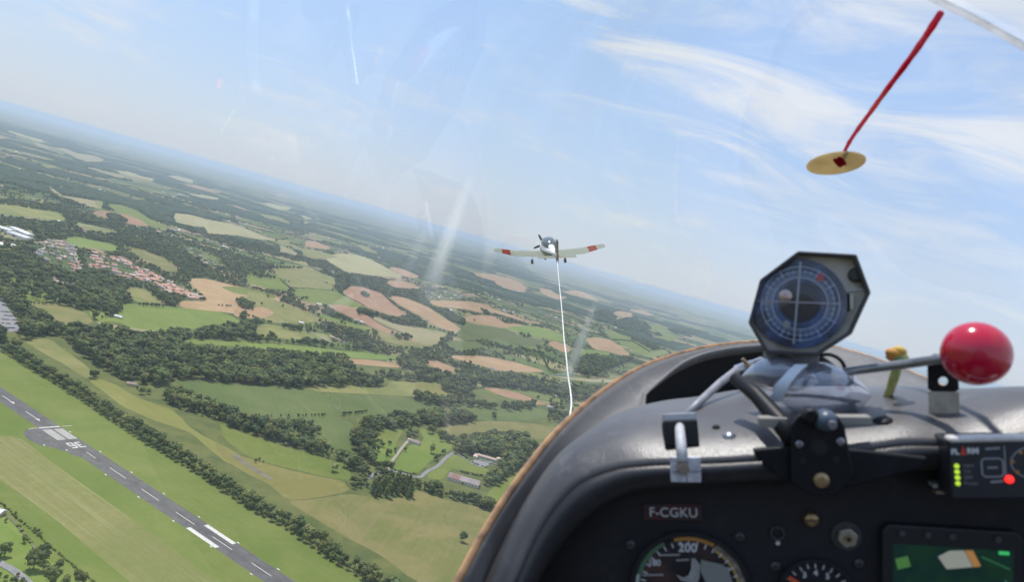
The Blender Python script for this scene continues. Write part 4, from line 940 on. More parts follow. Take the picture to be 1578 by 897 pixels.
village('B', [(395,60),(440,30),(560,60),(640,95),(700,125),(760,150),(740,165),(640,140),(580,150),(470,110),(400,100)], 54, ['red', 'red', 'pale'], 'terracotta roofed house in the upper part of the hillside village', 'houses of the upper village', 13.5, s=1.15)
village('B', [(600,120),(700,130),(780,160),(800,190),(740,180),(640,165)], 20, ['red', 'pale'], 'terracotta roofed house in the village centre beside the pale street', 'houses of the village centre', 13.5, s=1.15)
village('B', [(715,180),(780,180),(860,210),(945,245),(880,245),(780,215)], 34, ['red', 'red', 'pale'], 'orange roofed house at the lower end of the village by the tan field', 'houses of the lower village', 13.5, s=1.15)
village('A', [(150,770),(250,750),(330,760),(355,850),(300,880),(230,860),(170,830)], 34, ['brown', 'grey', 'brown', 'pale'], 'brown roofed house in the older quarter left of the village street', 'houses of the older quarter', 15, s=1.2)
village('A', [(315,850),(370,845),(385,890),(330,900)], 8, ['red'], 'terracotta roofed house beside the village street end', 'houses by the street end', 14)
village('B', [(30,90),(110,110),(150,140),(100,140)], 6, ['brown', 'grey'], 'grey brown house in the trees above the bright green field', 'houses in the trees', 16)
village('B', [(220,150),(340,180),(350,205),(250,180)], 8, ['brown', 'pale'], 'brown roofed house along the edge of the wood below the village', 'houses along the wood', 16)
village('A', [(840,770),(1000,830),(1050,880),(950,870),(860,810)], 12, ['brown', 'pale', 'grey'], 'house among the garden trees right of the long olive field', 'houses among garden trees', 26)
village('B', [(960,90),(1060,130),(1070,150),(980,130)], 10, ['brown', 'red'], 'house in the small hamlet beside the tan and green field', 'houses of the small hamlet', 18)
village('A', [(0,400),(90,420),(110,470),(0,480)], 18, ['pale', 'red'], 'far pale roofed house in the distant town at the left edge', 'houses of the distant town', 24, s=1.3)
village('A', [(400,480),(520,490),(540,530),(440,525)], 12, ['pale', 'brown', 'white'], 'far house in the hamlet among dark hedges', 'houses of the far hamlet', 28, s=1.25)
village('A', [(690,520),(860,530),(900,570),(740,560)], 12, ['brown', 'white', 'grey'], 'far house scattered in the dark wooded slope', 'houses on the wooded slope', 40, s=1.2)
village('E', [(840,370),(1000,370),(1060,400),(1000,415),(860,410)], 26, ['grey', 'brown', 'white'], 'grey roofed house of the hazy village behind the brown field', 'houses of the hazy village', 20, s=1.1)
village('G', [(290,100),(400,115),(480,140),(380,140)], 8, ['grey', 'white'], 'far grey house on the rise right of the hazy village', 'houses right of the hazy village', 26)
village('E', [(420,130),(640,110),(700,150),(520,170)], 14, ['pale', 'grey', 'brown'], 'distant house among the trees near the pale ripe field', 'distant houses by the ripe field', 34, s=1.15)
FARMS = [('B',545,328,'white',2,'white roofed shed in the middle of the bright green field'), ('B',500,318,'red',0,'terracotta farmhouse among trees in the bright green field'),
 ('B',535,468,'red',1,'small orange roofed house hidden in the wood'), ('B',590,495,'red',2,'long orange roofed house hidden in the wood'), ('B',605,640,'brown',0,'brown roofed barn at the edge of the wood by the dry meadow'),
 ('E',290,438,'pale',2,'pale farm building at the head of the stubble slope'), ('E',345,432,'white',2,'long white farm building above the hedge line'), ('E',520,508,'pale',0,'pale farmhouse at the foot of the brown field'), ('E',545,520,'white',1,'white farmhouse at the foot of the brown field'),
 ('E',430,600,'brown',0,'brown roofed farmhouse by the pale road in the tree belt'), ('E',455,612,'brown',2,'long brown farmhouse in the tree belt'), ('E',405,590,'pale',0,'pale house where the road enters the tree belt'), ('E',30,345,'pale',2,'pale farm at the left of the green slope'), ('E',60,352,'red',0,'red roofed farm at the left of the green slope'),
 ('E',185,385,'red',0,'red roofed house in the hedged garden on the slope'), ('E',260,522,'white',0,'white house behind the small tree row'), ('G',282,482,'white',1,'white house with trees below the pink field'), ('G',170,188,'white',2,'long white building beside the hazy village field'),
 ('G',805,262,'white',2,'long white shed beyond the tow rope'), ('G',685,672,'white',2,'pale roofed farm near the cockpit rim'), ('G',660,668,'pale',0,'small pale farmhouse near the cockpit rim'), ('G',683,615,'white',0,'small white house in the dark wood by the rope'), ('G',395,490,'brown',0,'brown house behind the pink field'), ('G',380,480,'grey',0,'grey house behind the pink field'),
 ('A',430,445,'white',2,'far white building on the hazy slope'), ('A',330,605,'brown',0,'brown house by the railway hedge'), ('A',385,635,'white',0,'white house by the railway hedge'), ('A',480,660,'pale',2,'pale house under the tan field'), ('A',215,885,'white',2,'white roofed hall among the trees left of the village'),
 ('C',-18,580,'white',0,'white house cut by the left edge beside the boundary hedge'), ('U',480,740,'white',0,'far white house in the dark scrub'), ('U',650,640,'pale',0,'far pale house by the ripe field'), ('R',465,555,'white',2,'far white shed in the right hand wood'), ('R',410,525,'white',0,'far white house in the right hand wood')]
for c, x, y, k, v, lab in FARMS:
    q = gnd(*px(c, [(x, y)])[0]); d = q.length
    house(q.x, q.y, rng.uniform(-.3, .6), k, v, lab, None, 1.0 if d < 2600 else 1.3, d > 1700)

def part_mesh(name, mb, m, par, smooth=False): return link(name, mesh(name, mb.v, mb.f, m, smooth), par)
def windows(par, spots, w=1.1, h=1.4):                          # spots: x, y, z, turn
    for x, y, z, rz in spots:
        f = link('window', WFR, par, (x, y, z)); f.rotation_euler.z = rz; link('pane', WPN, f)
mb = MB()
for s_ in (-1, 1): mb.box((s_*.6, 0, 0), (.12, .14, 1.5)); mb.box((0, 0, s_*.7), (1.08, .13, .1))
mb.box((0, -.05, -.80), (1.5, .3, .08)); WFR = mesh('window', mb.v, mb.f, WALL[1])
mb = MB(); mb.box((0, 0, 0), (1.08, .06, 1.3)); WPN = mesh('pane', mb.v, mb.f, GLASS)
# long barn with three stretches of roof
a, b = gnd(*px('D', [(932, 418)])[0]), gnd(*px('D', [(1078, 462)])[0])
a, b = a.lerp(b, .0), b
d = (b-a); LB = d.length; WB = 23.0; an = math.atan2(d.y, d.x); c = (a+b)/2+Vector((-d.y, d.x)).normalized()*8
barn = empty('barn'); barn.location = (c.x, c.y, G0); barn.rotation_euler.z = an
tag(barn, 'long low barn with rust red and grey brown roof stretches beside the farm lawn', 'barn')
part_mesh('wall', wallmb(LB, WB, 4.6, 3.0), WALL[0], barn)
cuts = [(-.5, -.36, 'brown', .0), (-.36, -.12, 'red2', .25), (-.12, .14, 'grey2', .0), (.14, .5, 'brown2', .18)]
RB = {'brown': plain('barn_roof_brown', (.27, .19, .16), .05), 'red2': plain('barn_roof_rust', (.28, .15, .125), .05), 'grey2': plain('barn_roof_buff', (.36, .30, .27), .05), 'brown2': plain('barn_roof_mauve', (.29, .24, .225), .05)}
for f0, f1, k, dz in cuts:
    mb = MB(); gable(mb, (f1-f0)*LB-1.0, WB, 4.65, 3.0, .5, dz)
    o = part_mesh('roof', mb, RB[k], barn); o.location.x = (f0+f1)/2*LB
    rg = MB(); rg.box((0, 0, 7.95+dz), ((f1-f0)*LB-.2, .5, .22)); part_mesh('ridge', rg, WALL[0], o)
windows(barn, [(x, sd*(WB/2+.02), 2.4, 0 if sd < 0 else math.pi) for sd in (-1, 1) for x in np.linspace(-LB*.42, LB*.42, 9) if abs(x) > 3])
for sd in (-1, 1):
    mb = MB(); mb.box((0, sd*(WB/2+.05), 1.4), (3.4, .14, 3.2)); dr = part_mesh('door', mb, DOORM, barn)
    hd = MB(); hd.box((1.2, sd*(WB/2+.16), 1.3), (.08, .08, .5)); part_mesh('handle', hd, BARK, dr)
# walled farmhouse round a courtyard
def wingbuild(par, x, y, L, W, hw, hr, rz, rk):
    w_ = part_mesh('wall', wallmb(L, W, hw, hr), WALL[1], par); w_.location = (x, y, 0); w_.rotation_euler.z = rz
    mb = MB(); gable(mb, L, W, hw, hr); r = part_mesh('roof', mb, ROOF[rk], par); r.location = (x, y, .03); r.rotation_euler.z = rz
    return r
a, b = gnd(*px('D', [(1060, 312)])[0]), gnd(*px('D', [(1172, 345)])[0]); d = b-a; c = (a+b)/2; an = math.atan2(d.y, d.x); L = d.length
fh = empty('farmhouse'); fh.location = (c.x, c.y, G0); fh.rotation_euler.z = an
tag(fh, 'pale walled farmhouse with a courtyard wing and a small corner tower', 'farmhouse')
wingbuild(fh, 0, 3, L, 9, 4.0, 1.4, 0, 'pale')
wingbuild(fh, -L/2+2, -8.5, 13, 6.5, 3.4, 1.2, math.pi/2, 'pale')
wingbuild(fh, L/2-1, 3, 8.6, 8.2, 7.0, 1.2, math.pi/2, 'pale')
mb = MB(); mb.box((L*.1, -17, .9), (L*.86, .5, 2.2)); mb.box((L*.53, -8, .9), (.5, 17.5, 2.2)); part_mesh('courtyard_wall', mb, WALL[0], fh)
windows(fh, [(x, -1.52, 2.3, 0) for x in np.linspace(-L*.32, L*.32, 8)]+[(L/2-1, -1.35, 5.4, 0)])
mb = MB(); mb.box((2.0, -1.56, 1.1), (1.3, .12, 2.4)); dr = part_mesh('door', mb, DOORM, fh); mb = MB(); mb.box((2.45, -1.66, 1.1), (.08, .08, .2)); part_mesh('handle', mb, BARK, dr)
q = gnd(*px('D', [(782, 252)])[0])
sh_ = empty('small_house'); sh_.location = (q.x, q.y, G0); sh_.rotation_euler.z = -.25
tag(sh_, 'small brown roofed house with a pale wing at the end of the driveway', 'house')
wingbuild(sh_, 0, 0, 17, 11, 3.4, 2.6, 0, 'brown'); wingbuild(sh_, -10.5, 2, 6, 6, 3.0, 1.2, 0, 'pale')
windows(sh_, [(x, -5.52, 1.9, 0) for x in (-6, -3, 3, 6)])
mb = MB(); mb.box((0, -5.56, 1.1), (1.1, .1, 2.3)); part_mesh('door', mb, DOORM, sh_)
mb = MB(); mb.box((4, 1.2, 6.0), (.9, .9, 1.8)); part_mesh('chimney', mb, WALL[0], sh_)
# works buildings at the left edge
for i, (p0, p1, wd, lab) in enumerate([((-30, 690), (55, 715), 34, 'white roofed works hall at the left edge, farthest of the works'), ((60, 700), (140, 735), 26, 'pale roofed works hall behind the village trees'), ((50, 722), (135, 752), 30, 'long white works hall nearest the older quarter'), ((-60, 770), (60, 782), 40, 'large cream roofed works hall cut by the left edge')]):
    a, b = gnd(*px('A', [p0])[0]), gnd(*px('A', [p1])[0]); d = b-a; c = (a+b)/2; L = d.length
    wh = empty('works_hall'); wh.location = (c.x, c.y, G0); wh.rotation_euler.z = math.atan2(d.y, d.x); tag(wh, lab, 'warehouse', 'works halls at the left edge')
    part_mesh('wall', wallmb(L, wd, 8, 2.0), WALL[1], wh); mb = MB(); gable(mb, L, wd, 8.03, 2.0, .6); rf = part_mesh('roof', mb, ROOF['white'] if i < 3 else plain('roof_cream', (.68, .62, .52), .1), wh)
    for k in range(5):
        sk = MB(); sk.box(((k-2)*L*.18, -wd*.25, 9.32), (L*.06, wd*.3, .15)); part_mesh('skylight', sk, GLASS, rf)
# parked cars, far below
CARC = [principled('car_white', (.75, .75, .75), .3), principled('car_silver', (.45, .47, .5), .3, metal=.5), principled('car_dark', (.05, .055, .07), .3), principled('car_red', (.4, .04, .03), .3)]
TYRE = principled('tyre', (.02, .02, .02), .9)
def carmeshes():
    mb = MB(); prof = [(-2.1, .35), (-2.1, .8), (-1.9, .95), (1.0, 1.0), (2.0, .82), (2.15, .6), (2.15, .35)]
    n = len(prof); mb.add([(x, -.85, z) for x, z in prof]+[(x, .85, z) for x, z in prof], [tuple(range(n)), tuple(range(2*n-1, n-1, -1))]+[(i, n+i, n+(i+1) % n, (i+1) % n) for i in range(n)])
    body = (mb.v, mb.f); g = MB(); g.add([(-1.8,-.78,.96),(1.0,-.78,.99),(.35,-.62,1.48),(-1.35,-.62,1.46),(-1.8,.78,.96),(1.0,.78,.99),(.35,.62,1.48),(-1.35,.62,1.46)], [(0,1,2,3),(7,6,5,4),(1,5,6,2),(4,0,3,7),(3,2,6,7)])
    w_ = MB(); Rx = Matrix.Rotation(math.pi/2, 4, 'X')
    for x in (-1.3, 1.35):
        for y in (-.8, .8): w_.lathe([(.32, -.1), (.32, .1)], 10, Matrix.Translation((x, y, .32)) @ Rx)
    return body, g, w_
body, g_, w_ = carmeshes(); cb = []
for m in CARC:
    a_ = MB(); a_.add(*body); a_.add(g_.v, g_.f); a_.add(w_.v, w_.f); n1, n2 = len(body[1]), len(g_.f)
    cb.append(mesh('parked_car', a_.v, a_.f, [m, GLASS, TYRE], fm=[0]*n1+[1]*n2+[2]*(len(a_.f)-n1-n2)))
pa, pb, pc = [gnd(*px('B', [p])[0]) for p in ((15, 375), (92, 380), (5, 275))]
k = 0
for i in range(5):
    for j in range(9):
        q = pa.lerp(pb, j/8)+(pc-pa)*(i/5.6)
        if rng.random() < .15: continue
        ci_ = int(rng.choice([0, 0, 0, 1, 1, 2, 3]))
        t = link('parked_car', cb[ci_], loc=(q.x, q.y, G0+Z1+.05)); t.rotation_euler.z = 1.2+rng.normal(0, .05)
        tag(t, '%s car parked in the crowded car park at the left edge' % ('white', 'silver', 'dark', 'red')[ci_], 'car', 'cars in the car park'); k += 1
print('houses', HCOUNT, 'cars', k)

# the houses beyond those, too many and too small to pick apart
dv, df_, dm = [], [], []
cand = 0
while cand < 420:
    r0_ = math.sqrt(rng.uniform(2600**2, 7500**2)); a0 = rng.uniform(-.68, .5)
    cx_, cy_ = r0_*math.sin(a0), r0_*math.cos(a0)
    if infields(np.array([cx_]), np.array([cy_]))[0]: continue
    for q in range(int(rng.integers(1, 9))):
        x, y = cx_+rng.normal(0, 60), cy_+rng.normal(0, 60)
        if infields(np.array([x]), np.array([y]))[0]: continue
        L, W, hw, hr = rng.uniform(12, 24), 10, 5, 3; M_ = Matrix.Translation((x, y, 0)) @ Matrix.Rotation(rng.uniform(0, 3.1), 4, 'Z')
        wm_ = wallmb(L, W, hw, hr); g0 = MB(); gable(g0, L, W, hw, hr); k0 = len(dv)
        dv += [M_ @ v for v in wm_.v]; df_ += [tuple(i+k0 for i in f) for f in wm_.f]; dm += [0]*len(wm_.f); k0 = len(dv)
        dv += [M_ @ v for v in g0.v]; df_ += [tuple(i+k0 for i in f) for f in g0.f]; dm += [1+int(rng.choice([0, 0, 1, 1, 2, 3]))]*len(g0.f); cand += 1
tag(link('distant_houses', mesh('distant_houses', dv, df_, [WALL[1], ROOF['pale'], ROOF['brown'], ROOF['white'], ROOF['red']], fm=dm), loc=(0, 0, G0)), kind='stuff')

# ------------------------------------------------------------------ air
def hazebuild():
    m = bpy.data.materials.new('haze'); m.use_nodes = True; t = NT(m.node_tree); m.node_tree.nodes.clear()
    v = t.n('ShaderNodeVolumePrincipled', ins={'Color': (.67, .785, .935, 1), 'Density': 5.6e-5, 'Anisotropy': .2})
    t.L.new(v.outputs[0], t.n('ShaderNodeOutputMaterial').inputs['Volume']); return m
mb = MB(); mb.box((0, 0, (G0-1+16)/2), (200000, 200000, 16-(G0-1)))
hz_o = mb.build('haze', hazebuild()); tag(hz_o, kind='stuff')

# ================================================================== TOW PLANE
FAB = bpy.data.materials.new('white_fabric'); FAB.use_nodes = True
t_ = NT(FAB.node_tree); FAB.node_tree.nodes.clear()
d1 = t_.n('ShaderNodeBsdfDiffuse', ins={'Color': (.84, .84, .84, 1)}); d2 = t_.n('ShaderNodeBsdfTranslucent', ins={'Color': (.92, .95, 1.0, 1)})
d3 = t_.n('ShaderNodeBsdfTransparent', ins={'Color': (.95, .95, .95, 1)})
m1_ = t_.n('ShaderNodeMixShader', ins={0: .86, 1: d1.outputs[0], 2: d2.outputs[0]}); m2_ = t_.n('ShaderNodeMixShader', ins={0: .04, 1: m1_.outputs[0], 2: d3.outputs[0]})
t_.L.new(m2_.outputs[0], t_.n('ShaderNodeOutputMaterial').inputs[0])
REDP = principled('red_paint', (.62, .07, .04), .5); REDF = FAB.copy(); REDF.name = 'red_fabric'
for n_ in REDF.node_tree.nodes:
    if n_.type in ('BSDF_DIFFUSE', 'BSDF_TRANSLUCENT'): n_.inputs[0].default_value = (.72, .10, .07, 1)
WP = principled('white_gelcoat', (.80, .80, .80), .35, build=worn((.82, .82, .82), (.74, .74, .73), 2)); DKP = principled('dark_paint', (.10, .075, .065), .5)
BLK = principled('black_plastic', (.02, .02, .022), .5); GREYM = principled('grey_metal', (.35, .35, .36), .4, metal=.7)
CANG = principled('smoked_canopy', (.10, .11, .125), .08)
TPD = 59.0
pos = at(845.5, 386, TPD)
loshd = ray(845.5, 386).normalized()
# nose raised and turned left of the line of sight; wings nearly level in the picture
fwdv = (loshd*math.cos(math.radians(8)) - rt*math.sin(math.radians(8.5)))
fwdv = (fwdv.normalized()*math.cos(math.radians(8.5)) + up*math.sin(math.radians(8.5))).normalized()
rgtv = (rt*math.cos(math.radians(1.5)) + up*math.sin(math.radians(1.5))); rgtv = (rgtv - fwdv*rgtv.dot(fwdv)).normalized(); upv = rgtv.cross(fwdv)
TPM = Matrix(((rgtv.x, fwdv.x, upv.x, pos.x), (rgtv.y, fwdv.y, upv.y, pos.y), (rgtv.z, fwdv.z, upv.z, pos.z), (0, 0, 0, 1)))
tp = empty('tow_plane', TPM); tag(tp, 'white low wing tow plane with red wing bands climbing ahead on the rope', 'airplane')
def sect(mb, secs, n=16):                                      # fuselage from oval sections: y, z centre, half width, half height
    vs = [Vector((w*math.copysign(abs(math.cos(a))**.85, math.cos(a)), y, z+h*math.copysign(abs(math.sin(a))**.85, math.sin(a)))) for y, z, w, h in secs for a in [2*math.pi*k/n for k in range(n)]]
    k = len(secs)
    return mb.add(vs, [(i*n+j, i*n+(j+1) % n, (i+1)*n+(j+1) % n, (i+1)*n+j) for i in range(k-1) for j in range(n)]+[tuple(range(n-1, -1, -1)), tuple((k-1)*n+j for j in range(n))])
def wing_sec(x, y0, z, ch, th, n=9):
    up_ = [(y0-ch*q, z-ch*q*.07+th*ch*(2.6*math.sqrt(q)*(1-q)+.02)) for q in np.linspace(0, 1, n)]
    lo = []
    return [Vector((x, y, zz_)) for y, zz_ in up_+lo]
def wing(mb, secs):
    n = len(secs[0]); vs = [p for s_ in secs for p in s_]
    mb.add(vs, [(i*n+j, i*n+j+1, (i+1)*n+j+1, (i+1)*n+j) for i in range(len(secs)-1) for j in range(n-1)])   # doped fabric skin, daylight glows through it
def bld(mb, name, m, par, smooth=True):
    o = mb.build(name, m, par, smooth=False)
    if smooth: o.data.shade_smooth() if hasattr(o.data, 'shade_smooth') else None
    return o
mb = MB(); sect(mb, [(2.55, .12, .18, .20), (2.45, .12, .36, .34), (1.6, .10, .50, .46), (.6, .08, .58, .52), (-.6, .08, .56, .48), (-1.8, .12, .38, .34), (-3.2, .20, .20, .22), (-4.5, .28, .09, .14)]); fus = bld(mb, 'fuselage', [WP, principled('belly_shade', (.16, .135, .12), .5)], tp)
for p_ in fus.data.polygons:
    if p_.normal.z < -.12: p_.material_index = 1  # shade under the fuselage painted as a darker belly
mb = MB(); sect(mb, [(1.35, .45, .30, .10), (.9, .58, .50, .32), (.1, .66, .54, .42), (-.7, .60, .48, .36), (-1.6, .42, .28, .12)]); can = bld(mb, 'canopy', CANG, tp)
mb = MB(); sect(mb, [(-.55, .40, .46, .28), (-1.0, .46, .36, .30), (-1.9, .36, .22, .16), (-2.6, .30, .12, .06)]); bld(mb, 'canopy_fairing', WP, tp)
for sd in (-1, 1):
    mb = MB(); wing(mb, [wing_sec(sd*.45, .62, -.22, 1.72, .12), wing_sec(sd*2.62, .62, -.10, 1.72, .12)]); wi = mb.build('wing', FAB, tp)
    f = lambda x: (sd*x, .62-(x-2.62)*.22, -.10+(x-2.62)*.21, 1.72-(x-2.62)*.42, .12)
    mb = MB(); wing(mb, [wing_sec(*f(2.62)), wing_sec(*f(3.08))]); mb.build('outer_panel', FAB, wi)
    mb = MB(); wing(mb, [wing_sec(*f(3.08)), wing_sec(*f(3.74))]); mb.build('red_band', REDF, wi)
    mb = MB(); wing(mb, [wing_sec(*f(3.74)), wing_sec(*f(4.40))]); mb.build('wing_tip', FAB, wi)
    mb = MB(); wing(mb, [wing_sec(sd*.05, -3.75, .16, .80, .06), wing_sec(sd*1.42, -3.75, .16, .80, .06)]); mb.build('tailplane', FAB, tp)
    lg = MB(); lg.tube([(sd*1.30, .15, -.25), (sd*1.32, .12, -.80)], [.07, .05], 8); l = lg.build('landing_gear', WP, tp)
    wl = MB(); wl.lathe([(.10, -.09), (.19, -.08), (.20, 0), (.19, .08), (.10, .09)], 18, Matrix.Translation((sd*1.32, .08, -.86)) @ Matrix.Rotation(math.pi/2, 4, 'Y')); wl.build('wheel', BLK, l)
lg = MB(); lg.tube([(0, 2.0, -.25), (0, 2.05, -.85)], [.07, .05], 8); l = lg.build('nose_gear', WP, tp)
wl = MB(); wl.lathe([(.09, -.08), (.17, -.07), (.18, 0), (.17, .07), (.09, .08)], 18, Matrix.Translation((0, 2.05, -.90)) @ Matrix.Rotation(math.pi/2, 4, 'Y')); wl.build('wheel', BLK, l)
mb = MB(); P0 = [(-3.5, .30), (-4.1, 1.45), (-4.45, 1.50), (-4.62, 1.40), (-4.55, .10), (-4.45, -.30), (-4.1, -.20)]
mb.add([(-.05, y, z) for y, z in P0]+[(.05, y, z) for y, z in P0], [tuple(range(6, -1, -1)), tuple(range(7, 14))]+[(i, (i+1) % 7, 7+(i+1) % 7, 7+i) for i in range(7)]); fin = mb.build('fin', DKP, tp)
mb = MB(); mb.box((0, -4.60, .60), (.10, .10, 1.5)); mb.build('rudder_edge', principled('rudder_brown', (.20, .075, .055), .5), fin)
hub = Matrix.Translation((0, 2.62, .14))
mb = MB(); mb.lathe([(.15, -.05), (.14, .08), (.09, .2), (.02, .28)], 16, hub @ Matrix.Rotation(-math.pi/2, 4, 'X')); sp_ = mb.build('spinner', WP, tp)
for a0 in (118, 200, 298):                                     # the blades, at rest
    a = math.radians(a0); mb = MB(); rows = []
    for q, w_, tw in ((.10, .07, .6), (.35, .11, .5), (.62, .10, .35), (.86, .07, .22), (.92, .03, .2)):
        c = Vector((math.cos(a), 0, math.sin(a)))*q; e = Vector((-math.sin(a), 0, math.cos(a)))
        dv = e*math.cos(tw)+Vector((0, 1, 0))*math.sin(tw); nn = dv.cross(c.normalized())*.015
        rows.append([c+dv*w_+Vector((0, 2.66, .14)), c+nn+Vector((0, 2.66, .14)), c-dv*w_+Vector((0, 2.66, .14)), c-nn+Vector((0, 2.66, .14)), c+dv*w_+Vector((0, 2.66, .14))])
    mb.grid(rows); mb.build('propeller_blade', BLK, sp_)
# tow rope
A_, B_ = 55.3, 2.25
pts, rad_ = [], []
RP = catmull([(858.6, 402, 0), (861, 430, 0), (866, 480, 0), (869, 520, 0), (872.5, 550, 0), (875.5, 580, 0), (879, 603, 0), (880.5, 622, 0), (878, 642, 0), (872, 668, 0)], 90)
for q in RP:
    f = (q.y-402)/(668-402); d = 1/(1/A_+f*(1/B_-1/A_)); pts.append(at(q.x, q.y, d)); wpx = 1.05+2.3*f
    rad_.append(wpx*.5*d/F)
rmat = principled('rope_white', (.76, .75, .71), .85, build=worn((.80, .79, .75), (.58, .56, .52), 30))
mb = MB(); mb.tube(pts, rad_, 8); ro = mb.build('tow_rope', rmat, smooth=True); tag(ro, 'pale tow rope running from the tail of the plane to the glider nose', 'rope')

# ================================================================== GLIDER COCKPIT
def lth(name, c1, c2, rough, bs=900, bstr=.35):
    def f(t, b):
        oc = t.n('ShaderNodeTexCoord').outputs['Object']
        cc_ = t.mix(t.step(t.noise(oc, 9, 5, .6), .38, .66), c1, c2)
        cc_ = t.mix(t.math('MULTIPLY', t.step(t.noise(oc, 48, 8, .72), .54, .74), .5), cc_, tuple(v*1.9+.01 for v in c2))
        sc_ = t.noise(t.mapping(oc, scale=(260, 14, 30), rot=(.4, .9, .2)), 1.0, 3, .5)
        cc_ = t.mix(t.math('MULTIPLY', t.step(sc_, .70, .80), .5), cc_, tuple(v*2.4+.015 for v in c2))
        t.L.new(cc_, b.inputs['Base Color'])
        t.L.new(t.math('ADD', rough-.1, t.math('MULTIPLY', t.noise(oc, 14, 4), .22)), b.inputs['Roughness'])
        vo = t.n('ShaderNodeTexVoronoi', ins={'Vector': oc, 'Scale': bs})
        hgt = t.math('ADD', t.math('MULTIPLY', vo.outputs['Distance'], .7), t.noise(oc, 60, 3))
        t.L.new(t.n('ShaderNodeBump', ins={'Strength': bstr, 'Distance': .0006, 'Height': hgt}).outputs[0], b.inputs['Normal'])
    return principled(name, c1, rough, build=f)
COAM = lth("coaming_vinyl", (.072, .067, .068), (.108, .100, .098), .34)
WALLM = lth('rim_plastic', (.150, .142, .138), (.190, .178, .170), .62, 1400, .15)
PANEL = lth('panel_paint', (.008, .008, .011), (.013, .012, .016), .6, 700, .2)
EDGEM = principled('rim_sealant', (.40, .21, .09), .6, build=worn((.46, .25, .11), (.20, .11, .06), 60, .3, 300))
BLACKM = principled('matt_black', (.012, .012, .014), .8)
ALU = principled('bright_metal', (.72, .72, .73), .28, metal=.9, build=worn((.74, .74, .75), (.58, .58, .60), 120, rough=.3, rvar=.2))
GREYP = principled('grey_plastic', (.28, .28, .30), .4, build=worn((.30, .30, .32), (.22, .22, .24), 90, rough=.4, rvar=.2))
STEEL = principled('steel_grey', (.32, .32, .34), .35, metal=.8, build=worn((.34, .34, .36), (.24, .24, .26), 80, rough=.35, rvar=.2))
BRASS = principled('brass', (.42, .30, .16), .4, metal=.8)
PRINT = principled('white_print', (.62, .62, .62), .6)
gl = empty('glider'); tag(gl, 'cockpit nose of the glider with dark panel, grey rim and clear canopy', 'glider')
ST = [  # stations: rim, wall foot, coaming lip, lip foot (picture direction and distance)
 ((610,1060,.50),(675,1060,.56),(715,1060,.55),(760,1060,.555)), ((655,985,.53),(715,985,.585),(748,985,.565),(790,985,.57)),
 ((705,897,.56),(757,897,.605),(787,897,.58),(825,897,.578)), ((745,822,.60),(800,815,.64),(830,806,.59),(862,839,.582)),
 ((800,738,.65),(850,738,.68),(880,742,.592),(906,792,.582)), ((860,664,.71),(905,682,.71),(938,717,.588),(955,762,.58)),
 ((930,603,.79),(960,645,.75),(990,710,.578),(1003,751,.575)), ((1000,562,.87),(1015,627,.775),(1050,708,.57),(1060,747,.568)),
 ((1080,538,.95),(1070,619,.79),(1110,706,.563),(1120,743,.562)), ((1150,529,1.0),(1130,608,.80),(1160,703,.558),(1170,741,.557)),
 ((1220,526,1.02),(1200,603,.805),(1220,699,.553),(1230,740,.552)), ((1300,540,1.0),(1270,603,.80),(1270,694,.549),(1285,735,.548)),
 ((1370,562,.95),(1340,606,.785),(1335,685,.544),(1340,728,.543)), ((1440,592,.88),(1410,608,.755),(1400,677,.539),(1410,721,.538)),
 ((1500,621,.82),(1480,615,.70),(1490,680,.53),(1490,716,.53)), ((1600,642,.73),(1578,619,.62),(1578,669,.518),(1578,706,.518)), ((1770,692,.64),(1700,640,.56),(1690,658,.50),(1690,702,.50)), ((2020,850,.51),(1900,770,.49),(1845,790,.46),(1815,850,.46))]
NS = 17
NR = 121
def cur(k): return catmull([at(*s_[k]) for s_ in ST], NR)
RIM, FOOT, LIP, LIPF = cur(0), cur(1), cur(2), cur(3)
# nose wall with the opening under the rim: its upper edge
HOLE = {6: None, 7: (1006,600,.80), 8: (1060,556,.88), 9: (1120,538,.945), 10: (1190,533,.99), 11: (1262,548,.95), 12: None}
UP_ = catmull([at(*(HOLE[i] if HOLE.get(i) else ST[i][1])) for i in range(len(ST))], NR)
i0, i1 = int(6.85/NS*(NR-1)), int(11.8/NS*(NR-1))
for i in range(NR):
    if i < i0 or i > i1: UP_[i] = FOOT[i]
mb = MB(); mb.grid([[RIM[i].lerp(UP_[i], q) - (up*.012*math.sin(q*math.pi)) for i in range(NR)] for q in np.linspace(0, 1, 9)])
mb.build('rim_wall', WALLM, gl, smooth=True, solid=.003)
mb = MB(); mb.tube(RIM, .0034, 10); mb.build('rim_edge', EDGEM, gl, smooth=True)
# inside of the nose seen through the opening
mb = MB(); dn = -up
nose = []
for q in np.linspace(0, 1, 5): nose.append([RIM[i]*1.02 + dn*(.005+.30*q) + (RIM[i]-at(1220, 526, .75)).normalized()*(.03*math.sin(q*3)) for i in range(NR)])
mb.grid(nose); mb.build('nose_shell', BLACKM, gl, smooth=True, solid=.003)
